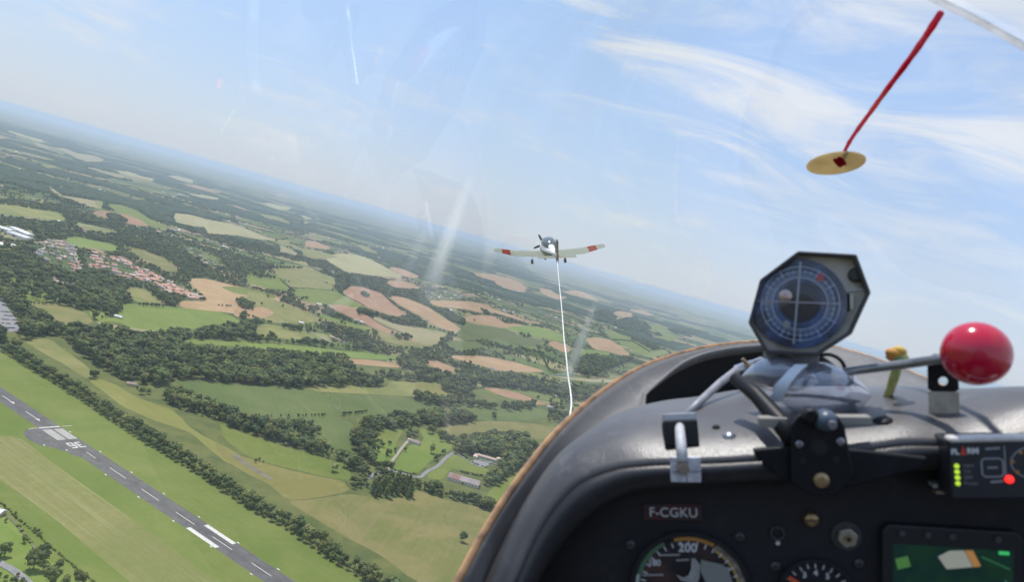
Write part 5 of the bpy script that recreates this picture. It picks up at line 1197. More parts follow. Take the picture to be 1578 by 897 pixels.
# coaming: top, rolled lip, front face
rows = []
for q in np.linspace(0, 1, 10):
    rows.append([FOOT[i].lerp(LIP[i], q) + up*.020*math.sin(math.pi*min(q*.93, 1))*(1 if 20 < i < 140 else 1) for i in range(NR)])
back = [at(CX, CY, 1).normalized()*0]*NR
rows2 = []
for i_, q in enumerate((.0, .25, .55, .8, 1.0)):
    rows2.append([LIP[i].lerp(LIPF[i], q) - (LIP[i].normalized()*.0055*math.sin(math.pi*q)) for i in range(NR)])
PIN = [LIPF[i] + LIPF[i].normalized()*.022 for i in range(NR)]
lip_front = MB(); lip_front.grid(rows2[1:] + [[LIPF[i].lerp(PIN[i], q) for i in range(NR)] for q in (.5, 1)])
lip_front.build('lip_shade', lth('lip_shaded', (.016, .016, .019), (.026, .024, .026), .42, 900, .3), gl, smooth=True, solid=.0025)  # front face of the coaming, its shade put into a near-black colour
mb = MB(); mb.grid([[p + dn*.05 for p in rows[0]]] + rows[:-1] + rows2[:2])
co_ = mb.build('coaming', COAM, gl, smooth=True, solid=.0025)
# instrument board
PN = Vector((.21, 0, .98)); PC = .609
def pdep(x): return PC/(.21*(x-CX)/F+.98)
def pnl(x, y, off=0.0): return at(x, y, pdep(x)-off)
cols = [s_[3] for s_ in ST]; LF2 = catmull([Vector((c[0], c[1]-4, 0)) for c in cols], NR)
mb = MB(); mb.grid([[pnl(q.x, q.y-3+(1180-q.y)*k_/4) for q in LF2] for k_ in range(5)])
mb.build('instrument_board', PANEL, gl, smooth=True)
def panM(x, y, off=0.0, rollo=-2.0):                            # frame on the board: x right, y up, z towards the pilot; metres
    o_ = pnl(x, y, off); zx = -(rt*.21+fw*.98).normalized()
    rr_ = (rt - zx*rt.dot(zx)).normalized(); uu = zx.cross(rr_)
    a = math.radians(-rollo); r2 = rr_*math.cos(a)+uu*math.sin(a); u2 = uu*math.cos(a)-rr_*math.sin(a)
    return Matrix(((r2.x, u2.x, zx.x, o_.x), (r2.y, u2.y, zx.y, o_.y), (r2.z, u2.z, zx.z, o_.z), (0, 0, 0, 1)))
def pxm(x): return pdep(x)/F                                    # metres per picture pixel on the board

# canopy: bowed clear shell over the rim
def eas(a): return catmull(a, 41)
L_ = [RIM[int(i/NS*(NR-1))] for i in (10, 9, 8, 7, 6, 5, 4, 3, 2, 0)]
R_ = [RIM[int(i/NS*(NR-1))] for i in (10, 11, 12, 13, 13.7, 14.4, 15.0, 15.6, 16.3, 17)]
Hc = [.0, .085, .155, .215, .265, .31, .35, .385, .415, .45]
bk = -(rt*.30+fw*.95)
for k in range(1, 5):
    L_.append(L_[9]+bk*.22*k+rt*(-.012*k)+up*(.008*k)); R_.append(R_[9]+bk*.22*k+rt*(.02*k)+up*(-.004*k)); Hc.append(.45+.02*k-.006*k*k)
Lc, Rc = eas(L_), eas(R_); Hc = [v.x for v in catmull([(h_, 0, 0) for h_ in Hc], 41)]
upc = (up-rt*.15-fw*.20).normalized(); Hc = [h_*1.05 for h_ in Hc]
rows = []
for a, b, h_ in zip(Lc, Rc, Hc):
    c = (a+b)/2; rows.append([c+(b-a)/2*(-math.cos(th))*(1+.05*math.sin(th)**2*0)+upc*max(h_, .0)*math.sin(th) for th in np.linspace(0, math.pi, 49)])
canm = bpy.data.materials.new('canopy_acrylic'); canm.use_nodes = True; t_ = NT(canm.node_tree); canm.node_tree.nodes.clear()
oc = t_.n('ShaderNodeTexCoord').outputs['Object']
tr = t_.n('ShaderNodeBsdfTransparent', ins={'Color': (.97, .98, .985, 1)}); gs = t_.n('ShaderNodeBsdfGlossy', ins={'Color': (1, 1, 1, 1), 'Roughness': .012})
fr = t_.n('ShaderNodeFresnel', ins={'IOR': 1.49})
mx = t_.n('ShaderNodeMixShader', ins={0: t_.math('MULTIPLY', fr.outputs[0], 1.2, True), 1: tr.outputs[0], 2: gs.outputs[0]})
dust = t_.n('ShaderNodeBsdfTranslucent', ins={'Color': (.8, .8, .8, 1)})
dn_ = t_.math('ADD', .003, t_.math('MULTIPLY', t_.step(t_.noise(oc, 5.5, 4, .6), .45, .8), .022))
scr = t_.math('MULTIPLY', t_.step(t_.noise(t_.mapping(oc, scale=(40, 3, 6), rot=(.3, .2, .5)), 1.0, 4, .6), .66, .82), .03)
vs_ = t_.n('ShaderNodeTexVoronoi', ins={'Vector': oc, 'Scale': 150.0}); spk = t_.math('MULTIPLY', t_.math('SUBTRACT', 1.0, t_.step(vs_.outputs['Distance'], .03, .11)), t_.step(t_.noise(oc, 9, 3), .52, .66))
scr = t_.math('ADD', scr, t_.math('MULTIPLY', spk, .16))
m3_ = t_.n('ShaderNodeMixShader', ins={0: t_.math('ADD', dn_, scr), 1: mx.outputs[0], 2: dust.outputs[0]})
t_.L.new(m3_.outputs[0], t_.n('ShaderNodeOutputMaterial').inputs[0])
mb = MB(); mb.grid(rows); cnp = mb.build('canopy', canm, gl, smooth=True)
bvh = BVHTree.FromPolygons([tuple(v) for v in mb.v], mb.f)
def oncan(x, y):
    h_ = bvh.ray_cast(Vector((0, 0, 0)), ray(x, y).normalized()); n_ = h_[1]
    if n_.dot(ray(x, y)) < 0: n_ = -n_
    return h_[0], n_                                            # point and outward normal
print('canopy disc at', oncan(1288, 253)[0].dot(fw), oncan(1447, 30)[0].dot(fw), oncan(789, 448)[0].dot(fw), oncan(300, 700)[0])
# the rest of the cockpit round the pilot: side walls, floor, seat back
TUB = lth('cockpit_grey', (.10, .10, .105), (.13, .13, .135), .7, 500, .2)
ends = []
for A_, Q_ in ((L_, 1), (R_, -1)):
    rows_t = []
    for i in range(9, 14):
        p = A_[i]; rows_t.append([p+dn*(.0+.62*q)+rt*(Q_*.06*math.sin(q*1.5)) for q in np.linspace(0, 1, 6)])
    mb = MB(); mb.grid(rows_t); mb.build('side_wall', TUB, gl, smooth=True, solid=.004); ends.append(rows_t)
fl_ = MB(); fl_.grid([[a_[-1].lerp(b_[-1], q) for q in np.linspace(0, 1, 6)] for a_, b_ in zip(*ends)]+[]); fl_.build('floor', TUB, gl, solid=.004)
ff = MB(); ff.grid([[ends[0][0][-1].lerp(ends[1][0][-1], q) for q in np.linspace(0, 1, 6)], [ends[0][0][-1].lerp(ends[1][0][-1], q)+fw*.9+rt*.3+dn*.05 for q in np.linspace(0, 1, 6)]]); ff.build('foot_well', TUB, gl, solid=.004)
a_, b_ = L_[13], R_[13]; c_ = (a_+b_)/2
sbk = MB(); arc_ = [c_+(b_-a_)/2*(-math.cos(th))+upc*Hc[-1]*.98*math.sin(th) for th in np.linspace(0, math.pi, 25)]
bot = [ends[0][4][-1].lerp(ends[1][4][-1], q) for q in np.linspace(0, 1, 25)]
sbk.grid([arc_, [p.lerp(q, .5) for p, q in zip(arc_, bot)], bot]); sbk.build('seat_back', TUB, gl, smooth=True, solid=.004)

def thin(name, col):                                           # thin cloth or tape: daylight comes through
    m = bpy.data.materials.new(name); m.use_nodes = True; t = NT(m.node_tree); m.node_tree.nodes.clear()
    oc = t.n('ShaderNodeTexCoord').outputs['Object']
    c = t.mix(t.step(t.noise(oc, 60, 5), .35, .7), col, tuple(v*.86 for v in col))
    a = t.n('ShaderNodeBsdfDiffuse', ins={'Color': c}); b = t.n('ShaderNodeBsdfTranslucent', ins={'Color': c})
    t.L.new(t.n('ShaderNodeMixShader', ins={0: .6, 1: a.outputs[0], 2: b.outputs[0]}).outputs[0], t.n('ShaderNodeOutputMaterial').inputs[0]); return m
# pale translucent strip along the canopy
ps = [oncan(x, y) for x, y in ((1415,-22), (1450,-3), (1500,21), (1545,46), (1590,72), (1630,98))]
mb = MB(); pp = catmull([p[0] for p in ps], 24); nn = catmull([p[1] for p in ps], 24); L2 = [[], []]
for i in range(24):
    d = (pp[min(i+1, 23)]-pp[max(i-1, 0)]).normalized(); s_ = d.cross(nn[i]).normalized()*.0036
    L2[0].append(pp[i]+s_-nn[i]*.002); L2[1].append(pp[i]-s_-nn[i]*.002)
mb.grid(L2); mb.build('pale_strip', thin('white_strip', (.92, .92, .94)), gl, solid=.0012)
# two pale glare streaks, painted as translucent ribbons just inside the canopy
GLARE = bpy.data.materials.new('canopy_glare'); GLARE.use_nodes = True; t_ = NT(GLARE.node_tree); GLARE.node_tree.nodes.clear()
fa = t_.n('ShaderNodeAttribute', attribute_name='glare_fade').outputs['Fac']; oc = t_.n('ShaderNodeTexCoord').outputs['Object']
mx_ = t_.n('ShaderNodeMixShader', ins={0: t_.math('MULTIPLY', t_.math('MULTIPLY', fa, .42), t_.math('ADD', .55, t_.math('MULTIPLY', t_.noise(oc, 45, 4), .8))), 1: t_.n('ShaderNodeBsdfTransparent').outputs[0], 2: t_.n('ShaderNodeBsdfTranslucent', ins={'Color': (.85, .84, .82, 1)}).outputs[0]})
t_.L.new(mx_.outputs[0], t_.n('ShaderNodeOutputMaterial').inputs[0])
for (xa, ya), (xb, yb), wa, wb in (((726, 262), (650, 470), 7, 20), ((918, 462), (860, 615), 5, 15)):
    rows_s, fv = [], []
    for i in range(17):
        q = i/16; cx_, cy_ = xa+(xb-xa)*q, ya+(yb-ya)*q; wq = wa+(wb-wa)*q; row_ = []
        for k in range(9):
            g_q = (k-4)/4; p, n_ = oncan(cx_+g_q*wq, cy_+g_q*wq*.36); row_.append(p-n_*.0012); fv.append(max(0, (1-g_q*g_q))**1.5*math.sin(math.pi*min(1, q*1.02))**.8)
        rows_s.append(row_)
    mb = MB(); mb.grid(rows_s); sm_ = mb.build('glare_streak', GLARE, cnp, smooth=True); at_ = sm_.data.attributes.new('glare_fade', 'FLOAT', 'POINT'); at_.data.foreach_set('value', fv)
# yaw string: round sticker and red wool on the outside of the canopy
c, n_ = oncan(1288, 253); e1 = n_.orthogonal().normalized(); e2 = n_.cross(e1)
ys = empty('yaw_string'); ys.location = c; tag(ys, 'red wool yaw string taped to the canopy by a round beige sticker', 'yaw string')
Mq = Matrix(((e1.x, e2.x, n_.x, 0), (e1.y, e2.y, n_.y, 0), (e1.z, e2.z, n_.z, 0), (0, 0, 0, 1)))
edge_ = []
for k in range(40):
    a = 2*math.pi*k/40; x, y = 1288+46*math.cos(a), 253+17*math.sin(a)-.12*46*math.cos(a)
    p, m_ = oncan(x, y); edge_.append(p+m_*.0012-c)
mb = MB(); cc = n_*.0012; mb.add([cc]+edge_+[cc+n_*.0008]+[p+n_*.0008 for p in edge_], [(0, 1+(k+1) % 40, 1+k) for k in range(40)]+[(41, 42+k, 42+(k+1) % 40) for k in range(40)]+[(1+k, 1+(k+1) % 40, 42+(k+1) % 40, 42+k) for k in range(40)])
mb.build('sticker', thin('sticker_beige', (.66, .56, .36)), ys)
WOOL = thin('red_wool', (.56, .030, .075))
sp2 = [oncan(x, y) for x, y in ((1297,246), (1300,238), (1312,217), (1340,177), (1366,140), (1396,100), (1422,64), (1446,29))]
pp = catmull([p[0]+p[1]*(.004+.002*math.sin(i)) - c for i, p in enumerate(sp2)], 40)
mb = MB(); mb.tube(pp, [(.0017+.0013*(i/39))*(1+.14*math.sin(i*2.3)*math.sin(i*.9)) for i in range(40)], 8); mb.build('wool', WOOL, ys, smooth=True)
mb = MB(); q0 = oncan(1294, 250); iv_, if2_ = ico(2)
mb.add([q0[0]-c+q0[1]*.0005+e1*v.x*.0085+e2*v.y*.0062+n_*v.z*.0016+e1*.002*math.sin(5*v.y) for v in iv_], if2_); kn = mb.build('knot', thin('wool_end', (.50, .02, .05)), ys, smooth=True)

# ------------------------------------------------------------------ instruments and fittings
def faceM(x, y, d, yaw=0.0, pit=0.0, rol=0.0):                  # frame at a point: x right, y up, z towards the pilot
    o_ = at(x, y, d); z = -(fw*math.cos(yaw)*math.cos(pit)+rt*math.sin(yaw)*math.cos(pit)+up*math.sin(pit)).normalized()
    r = (rt-z*rt.dot(z)).normalized(); u = z.cross(r); a = rol
    r2, u2 = r*math.cos(a)+u*math.sin(a), u*math.cos(a)-r*math.sin(a)
    return Matrix(((r2.x, u2.x, z.x, o_.x), (r2.y, u2.y, z.y, o_.y), (r2.z, u2.z, z.z, o_.z), (0, 0, 0, 1)))
def T(x, y, z=0.0): return Matrix.Translation((x, y, z))
def ring(mb, r0_, r1_, z0, z1, n=48, cx=0, cy=0):
    return mb.add([Vector((cx+r*math.cos(2*math.pi*k/n), cy+r*math.sin(2*math.pi*k/n), z)) for r, z in ((r0_, z0), (r0_, z1), (r1_, z1), (r1_, z0)) for k in range(n)],
                  [(i*n+k, i*n+(k+1) % n, ((i+1) % 4)*n+(k+1) % n, ((i+1) % 4)*n+k) for i in range(4) for k in range(n)])
def bar(mb, x0, y0, x1, y1, w, z0, z1):
    d = Vector((x1-x0, y1-y0)); L = d.length; a = math.atan2(d.y, d.x)
    return mb.box((0, 0, 0), (L, w, z1-z0), T((x0+x1)/2, (y0+y1)/2, (z0+z1)/2) @ Matrix.Rotation(a, 4, 'Z'))

# ---- octagonal compass on its bracket
CD = .60; S = CD/F
cp = empty('compass', faceM(1240, 470, CD, math.radians(18), math.radians(-2)))
tag(cp, 'octagonal compass with a blue ring dial standing above the coaming', 'compass')
OC = [(1229.8,386.8),(1320,392),(1342,451),(1312.7,515),(1260.5,548.7),(1180,544.6),(1153,497.8),(1171,431)]
INV = cp.matrix_world.inverted()
def onplane(x, y, z=0.0):                                       # picture direction to the compass plane
    v = INV.to_3x3() @ ray(x, y); o_ = INV @ Vector((0, 0, 0)); t = (z-o_.z)/v.z; p = o_+v*t; return p
OP = [onplane(*p) for p in OC]; OP.reverse()
cxy = sum(OP, Vector())/8
CASE = principled('compass_case', (.045, .042, .045), .4, build=worn((.05, .047, .05), (.035, .033, .036), 60))
INNER = principled('compass_inner', (.52, .47, .40), .5, build=worn((.58, .53, .45), (.38, .345, .29), 45, rough=.55))
def octring(mb, s0, s1, z0, z1):
    pr = [(s0, z0), (s0, z1), (s1, z1), (s1, z0)]
    return mb.add([cxy+(p-cxy)*s_+Vector((0, 0, z)) for s_, z in pr for p in OP], [(i*8+k, i*8+(k+1) % 8, ((i+1) % 4)*8+(k+1) % 8, ((i+1) % 4)*8+k) for i in range(4) for k in range(8)])
mb = MB(); octring(mb, 1.0, .935, -.028, .0015); mb.build('case', CASE, cp, bevel=.0012)
mb = MB(); q8 = [cxy+(p-cxy)*.955 for p in OP]; mb.prism([(p.x, p.y) for p in q8], -.026, -.010); mb.build('back_plate', INNER, cp)
dc = onplane(1230, 468, -.008); R0 = 66*S
def dialbuild(t, b):
    oc = t.n('ShaderNodeTexCoord').outputs['Object']
    nz = t.noise(oc, 28, 4, .6, .8)
    t.L.new(t.mix(t.step(nz, .40, .60), (.030, .036, .062), (.075, .125, .27)), b.inputs['Base Color'])
DIAL = principled('dial_sky_tint', (.04, .06, .12), .25, build=dialbuild)  # sky reflected in the clear dial, put into its blue colour
DIALK = principled('dial_dark', (.022, .022, .030), .3, build=worn((.028, .028, .038), (.014, .014, .02), 60))
PALEB = principled('dial_lines', (.42, .50, .68), .5)
PALEG = principled('dial_cross', (.36, .36, .42), .5)
def clipr(a, r):                                               # the dial stops at the case
    for p, q in zip(OP, OP[1:]+OP[:1]):
        p, q = cxy+(p-cxy)*.94, cxy+(q-cxy)*.94
        ex, ey = q.x-p.x, q.y-p.y; den = math.cos(a)*ey-math.sin(a)*ex
        if abs(den) > 1e-9:
            t = ((p.x-dc.x)*ey-(p.y-dc.y)*ex)/den
            if t > 0: r = min(r, t)
    return r
mb = MB(); mb.prism([(dc.x+clipr(2*math.pi*k/72, R0*1.06)*math.cos(2*math.pi*k/72), dc.y+clipr(2*math.pi*k/72, R0*1.06)*math.sin(2*math.pi*k/72)) for k in range(72)], dc.z-.002, dc.z+.002); dl = mb.build('dial', DIAL, cp)
mb = MB(); mb.lathe([(R0*.46, 0), (R0*.45, .0006)], 48, T(dc.x+R0*.03, dc.y+R0*.02, dc.z+.0023)); mb.build('dial_centre', DIALK, dl)
z_ = dc.z+.0026
mb = MB()
for rr in (.60, .74, .86): ring(mb, R0*rr, R0*(rr+.018), z_, z_+.0005, 56, dc.x+R0*.03, dc.y)
for k in range(72):
    a = 2*math.pi*k/72; l1 = .60; l2 = (.90 if k % 6 == 0 else .70 if k % 2 else .80)
    bar(mb, dc.x+R0*(.03+l1*math.cos(a)), dc.y+R0*l1*math.sin(a), dc.x+R0*(.03+l2*math.cos(a)), dc.y+R0*l2*math.sin(a), R0*(.020 if k % 6 == 0 else .013), z_+.0001, z_+.0004)
mb.build('degree_rings', PALEB, dl)
mb = MB(); bar(mb, dc.x-R0*.99, dc.y+R0*.07, dc.x+R0*.90, dc.y-R0*.01, R0*.03, z_+.0012, z_+.0022); bar(mb, dc.x+R0*.06, dc.y+R0*.98, dc.x-R0*.12, dc.y-R0*.95, R0*.045, z_+.0012, z_+.0022); mb.build('cross_hair', PALEG, dl)
p = onplane(1210, 456, z_); mb = MB(); mb.lathe([(.0055, 0), (.005, .003), (.002, .0045)], 18, T(p.x, p.y, z_)); mb.build('screw', principled('screw_copper', (.55, .40, .36), .35, metal=.8), cp)
p = onplane(1212, 500, z_); mb = MB(); mb.lathe([(.0032, 0), (.003, .001)], 16, T(p.x, p.y, z_)); mb.build('reflection_dot', principled('dot_grey', (.26, .27, .28), .5), cp)  # a reflection over the dial, modelled as a small grey disc
p = onplane(1264, 428, z_); mb = MB(); mb.box((p.x, p.y, z_+.0005), (.0045, .006, .001)); mb.build('red_mark', principled('mark_red', (.45, .03, .03), .5), cp)
p = onplane(1318, 424, -.009); mb = MB(); mb.lathe([(.0058, -.002), (.0058, .003), (.0045, .0045)], 20, T(p.x, p.y, -.008)); mb.build('knob', CASE, cp, bevel=.0008)
p = onplane(1306, 466, -.009); mb = MB(); mb.box((p.x, p.y, -.0095), (.0030, .014, .003)); mb.build('slot', BLACKM, cp); mb = MB(); mb.box((p.x+.003, p.y, -.009), (.0026, .012, .003)); mb.build('slot_edge', principled('ivory', (.60, .56, .44), .6), cp)
p0, p1 = onplane(1291, 448, -.009), onplane(1332, 446, -.009); mb = MB(); bar(mb, p0.x, p0.y, p1.x, p1.y, .0012, -.0098, -.0085); mb.build('seam', PRINT, cp)
GLZ = canm.copy(); GLZ.name = 'compass_glass'
mb = MB(); rows_g = []
for q in np.linspace(0, 1, 7): rows_g.append([Vector((dc.x+clipr(2*math.pi*k/64, R0*1.06)*q*math.cos(2*math.pi*k/64), dc.y+clipr(2*math.pi*k/64, R0*1.06)*q*math.sin(2*math.pi*k/64), dc.z+.0035+.006*(1-q*q))) for k in range(65)])
mb.grid(rows_g); mb.build('glass', GLZ, cp, smooth=True)
mb = MB(); mb.tube(catmull([INV @ at(*q_) for q_ in ((1262,548,.615),(1280,547,.62),(1296,556,.63),(1303,572,.64),(1302,588,.645))], 16), .0016, 8); mb.build('cable', BLACKM, cp, smooth=True)
# clear bowl under the compass
bowlm = bpy.data.materials.new('clear_bowl'); bowlm.use_nodes = True; t_ = NT(bowlm.node_tree); bowlm.node_tree.nodes.clear()
tr = t_.n('ShaderNodeBsdfTransparent', ins={'Color': (.88, .89, .95, 1)}); gs = t_.n('ShaderNodeBsdfGlossy', ins={'Color': (.95, .97, 1, 1), 'Roughness': .08})
df = t_.n('ShaderNodeBsdfDiffuse', ins={'Color': (.52, .53, .64, 1)}); fr = t_.n('ShaderNodeLayerWeight', ins={'Blend': .42})
a_ = t_.n('ShaderNodeMixShader', ins={0: .27, 1: tr.outputs[0], 2: df.outputs[0]}); b_ = t_.n('ShaderNodeMixShader', ins={0: t_.math('ADD', .06, t_.math('MULTIPLY', fr.outputs['Facing'], .6)), 1: a_.outputs[0], 2: gs.outputs[0]})
t_.L.new(b_.outputs[0], t_.n('ShaderNodeOutputMaterial').inputs[0])
BD = .615; BM = faceM(1240, 598, BD, math.radians(14), math.radians(-12), math.radians(-6)); sb = BD/F*1.08
bw = empty('compass_bowl', BM); tag(bw, 'clear plastic bowl bracket under the octagonal compass', 'bowl')
def lens(mb, cx, cy, rx, ryt, ryb, dz, n=40):                   # pointed lens: left tip, domed top, rounded underside
    rows = []
    for j in range(13):
        th = math.pi*j/12; row = []
        for i in range(n+1):
            q = -1+2*i/n; w_ = (1-abs(q)**1.7)**.8
            y = (ryt if th < math.pi/2 else ryb)*math.cos(th)*w_; z = dz*math.sin(th)*w_
            row.append(Vector(((cx+rx*q)*sb, (cy+y)*sb, z)))
        rows.append(row)
    return mb.grid(rows)
mb = MB(); lens(mb, 22, -4, 66, 42, 46, .030); mb.build('bowl', bowlm, bw, smooth=True)
mb = MB(); lens(mb, -34, 10, 52, 36, 20, .022); mb.build('side_bowl', bowlm, bw, smooth=True)
mb = MB(); arc = [Vector(((-50+34*q*q*.7+8*q)*sb, (-26+52*q)*sb, .024+.008*math.sin(math.pi*q))) for q in np.linspace(0, 1, 16)]
mb.grid([[p+Vector((0, 0, 0)) for p in arc], [p+Vector((16*sb, 1*sb, .001)) for p in arc]]); mb.build('pale_band', principled('band_blue', (.58, .63, .70), .45), bw, solid=.0012)
mb = MB(); mb.box((-20*sb, 38*sb, 0), (74*sb, 26*sb, .016)); mb.build('neck', principled('neck_grey', (.20, .20, .215), .5, build=worn((.23, .23, .245), (.14, .14, .155), 90)), bw, bevel=.002)
mb = MB(); mb.grid([[Vector((x*sb, (-12-.0012*(x-15)**2)*sb, z)) for x in range(-45, 70, 6)] for z in (-.012, .014)]); mb.build('inner_plate', principled('inner_plate', (.10, .09, .085), .5), bw, solid=.001)
# bracket plate with holes and screws below the bowl
KD = .528; kM = faceM(1262, 690, KD, math.radians(12), 0, math.radians(1.5)); sk = KD/F
bk_ = empty('compass_bracket', kM); tag(bk_, 'black bracket plate with screws and a round knob under the compass bowl', 'bracket')
BRK = principled('bracket_black', (.008, .008, .010), .65, spec=.25, build=worn((.010, .010, .013), (.006, .006, .008), 70, rough=.5, rvar=.2))
pl = [(-40,34),(-42,-56),(-12,-76),(26,-76),(50,-40),(44,-4),(38,34),(28,50),(-28,50)]
mb = MB(); mb.prism([(x*sk, y*sk) for x, y in reversed(pl)], -.006, 0); mb.build('plate', BRK, bk_, bevel=.0015)
mb = MB(); mb.tube([Vector((-98, 80, 0))*sk*1.12+Vector((0, 0, -.075)), Vector((-70, 58, 0))*sk*1.1+Vector((0, 0, -.055)), Vector((-48, 30, 0))*sk*1.03+Vector((0, 0, -.022)), Vector((-34, 6, 0))*sk+Vector((0, 0, -.007))], [.0050, .0062, .0072, .0075], 12); mb.build('arm', BRK, bk_, smooth=True)
mb = MB(); mb.prism([(x*sk, y*sk) for x, y in ((-96,-8),(-92,-20),(-50,-58),(-6,-74),(46,-66),(150,-32),(158,-16),(60,-6),(-40,-2))][::-1], -.014, -.0065); mb.build('plate_shadow', BRK, bk_, bevel=.0015)  # wide plate; its black also stands for the bracket's cast shadow
for x, y, r, nm, m in ((-29,5,6,'screw',STEEL),(31,10,6.5,'screw',STEEL),(2,-50,12,'screw',BRASS),(-24,-21,5,'hole',BLACKM),(24,-18,5,'hole',BLACKM),(-3,28,5,'hole',BLACKM),(0,0,13,'hole',BLACKM)):
    mb = MB(); mb.lathe([(r*sk, 0), (r*sk*.95, .0016 if nm == 'screw' else .0004), (r*sk*.5, .0024 if nm == 'screw' else .0005)], 20, T(x*sk, y*sk, .0002)); mb.build(nm, m, bk_)
mb = MB(); mb.lathe([(16*sk, 0), (17*sk, .006), (15*sk, .012), (8*sk, .016)], 22, T(8*sk, 44*sk, 0)); kb = mb.build('knob', principled('knob_blue', (.06, .085, .12), .4), bk_, smooth=True)
mb = MB(); mb.lathe([(7*sk, 0), (6*sk, .003)], 18, T(13*sk, 41*sk, .0162)); mb.build('knob_screw', STEEL, kb)
mb = MB(); mb.lathe([(12*sk, 0), (12*sk, .01), (9*sk, .013)], 18, T(-14*sk, 52*sk, 0)); mb.build('clamp_nut', BRK, bk_)
mb = MB(); mb.box((-62*sk, 32*sk, -.020), (44*sk, 16*sk, .012)); mb.build('foot', principled('foot_beige', (.26, .24, .21), .6), bk_, bevel=.001)
mb = MB(); mb.box((58*sk, 36*sk, -.020), (52*sk, 14*sk, .012)); mb.build('foot', principled('foot_beige2', (.26, .24, .21), .6), bk_, bevel=.001)

# ---- release lever: rod, red ball, upright strap
lv = empty('release_lever', Matrix.Translation(at(1452, 600, .55))); lo = at(1452, 600, .55)
tag(lv, 'grey rod lever ending in a large glossy red ball above the coaming', 'lever')
mb = MB(); mb.tube([at(x, y, d)-lo for x, y, d in ((1262,580,.615),(1320,571,.60),(1390,562,.575),(1440,555,.555),(1480,549,.53))], [.0034, .0036, .0037, .0038, .0038], 14); mb.build('rod', STEEL, lv, smooth=True)
BALL = principled('ball_red', (.50, .006, .035), .16, spec=.55, coat=.3, build=worn((.52, .006, .036), (.46, .006, .032), 25, rough=.17, rvar=.08))
mb = MB(); iv, if_ = ico(4); bc = at(1504, 545, .52)-lo; mb.add([bc+v*.0222 for v in iv], if_); mb.build('ball', BALL, lv, smooth=True)
sM = faceM(1454, 598, .562, math.radians(16), math.radians(0), math.radians(1)); sv = .562/F
def strapbits():
    mb = MB(); w_, h_ = 21*sv, 52*sv; hx, hy, hr = 0, 10*sv, 7*sv; n = 24
    ringp = [Vector((hx+hr*math.cos(2*math.pi*k/n), hy+hr*math.sin(2*math.pi*k/n), 0)) for k in range(n)]
    outp = []
    for k in range(n):
        a = 2*math.pi*k/n; c, s_ = math.cos(a), math.sin(a); t = min(w_/abs(c) if abs(c) > 1e-6 else 9, ((h_-hy) if s_ > 0 else hy+6*sv)/abs(s_) if abs(s_) > 1e-6 else 9); outp.append(Vector((hx+t*c, hy+t*s_, 0)))
    th = Vector((0, 0, -.002))
    mb.add(ringp+outp+[p+th for p in ringp]+[p+th for p in outp], [(k, n+k, n+(k+1) % n, (k+1) % n) for k in range(n)]+[(2*n+k, 2*n+(k+1) % n, 3*n+(k+1) % n, 3*n+k) for k in range(n)]+[(k, (k+1) % n, 2*n+(k+1) % n, 2*n+k) for k in range(n)]+[(n+k, 3*n+k, 3*n+(k+1) % n, n+(k+1) % n) for k in range(n)])
    return mb
LM = lv.matrix_world.inverted() @ sM if False else Matrix.Translation(-lo) @ sM
mb = strapbits(); mb.v = [LM @ v for v in mb.v]; st_ = mb.build('strap', BRK, lv)
mb = MB(); mb.box((0, -26*sv, .000), (42*sv, 40*sv, .0024), LM); mb.build('strap_foot', principled('strap_lit', (.40, .37, .31), .5, build=worn((.42, .39, .33), (.30, .27, .22), 120)), lv, bevel=.0006)  # light on the lower end of the strap painted as beige
mb = MB(); mb.box((0, -49*sv, -.012), (44*sv, 4*sv, .030), LM); mb.build('base', BRK, lv, bevel=.0008)

# ---- latch on the left: rod, block, pin, plate
lo2 = at(1052, 665, .62); lt = empty('canopy_latch', Matrix.Translation(lo2)); tag(lt, 'latch rod running through a black block on the left of the coaming', 'latch')
mb = MB(); mb.tube([at(x, y, d)-lo2 for x, y, d in ((1136,570,.70),(1110,590,.68),(1080,618,.655),(1056,642,.63))], [.0035]*4, 14); mb.build('rod', GREYP, lt, smooth=True)
mM = Matrix.Translation(-lo2) @ faceM(1049, 664, .583, math.radians(8), math.radians(-14), math.radians(2)); sl_ = .583/F
mb = MB(); mb.box((0, -4*sl_, -.008), (52*sl_, 40*sl_, .022), mM); blk = mb.build('block', BLACKM, lt, bevel=.0015)
mb = MB(); mb.box((0, 21*sl_, -.009), (50*sl_, 12*sl_, .022), mM); mb.build('block_top', principled('block_top', (.40, .40, .42), .35), lt, bevel=.001)
mb = MB(); mb.box((-18*sl_, 28*sl_, -.009), (10*sl_, 1.5*sl_, .006), mM); mb.box((16*sl_, 28*sl_, -.009), (10*sl_, 1.5*sl_, .006), mM); mb.build('top_slots', BLACKM, blk)
mb = MB(); mb.tube([at(x, y, d)-lo2 for x, y, d in ((1047,655,.585),(1049,680,.568),(1052,712,.553))], [.0036, .0040, .0042], 14); mb.build('pin', principled('pin_grey', (.52, .52, .54), .5, build=worn((.56, .56, .58), (.40, .40, .42), 120)), lt, smooth=True)
pM = Matrix.Translation(-lo2) @ faceM(1057, 724, .556, math.radians(8), math.radians(4), math.radians(2)); s3 = .556/F
mb = MB(); mb.box((0, -1*s3, -.002), (46*s3, 40*s3, .003), pM); plt = mb.build('keeper_plate', principled('plate_white', (.62, .62, .66), .4, build=worn((.66, .66, .70), (.42, .42, .46), 140, rough=.4)), lt, bevel=.0008)
mb = MB(); mb.lathe([(9.5*s3, 0), (9*s3, .003), (7*s3, .0045)], 20, pM @ T(-4*s3, 3*s3, .0004)); mb.build('pin_end', principled('pin_end', (.26, .20, .16), .5), plt, smooth=False)
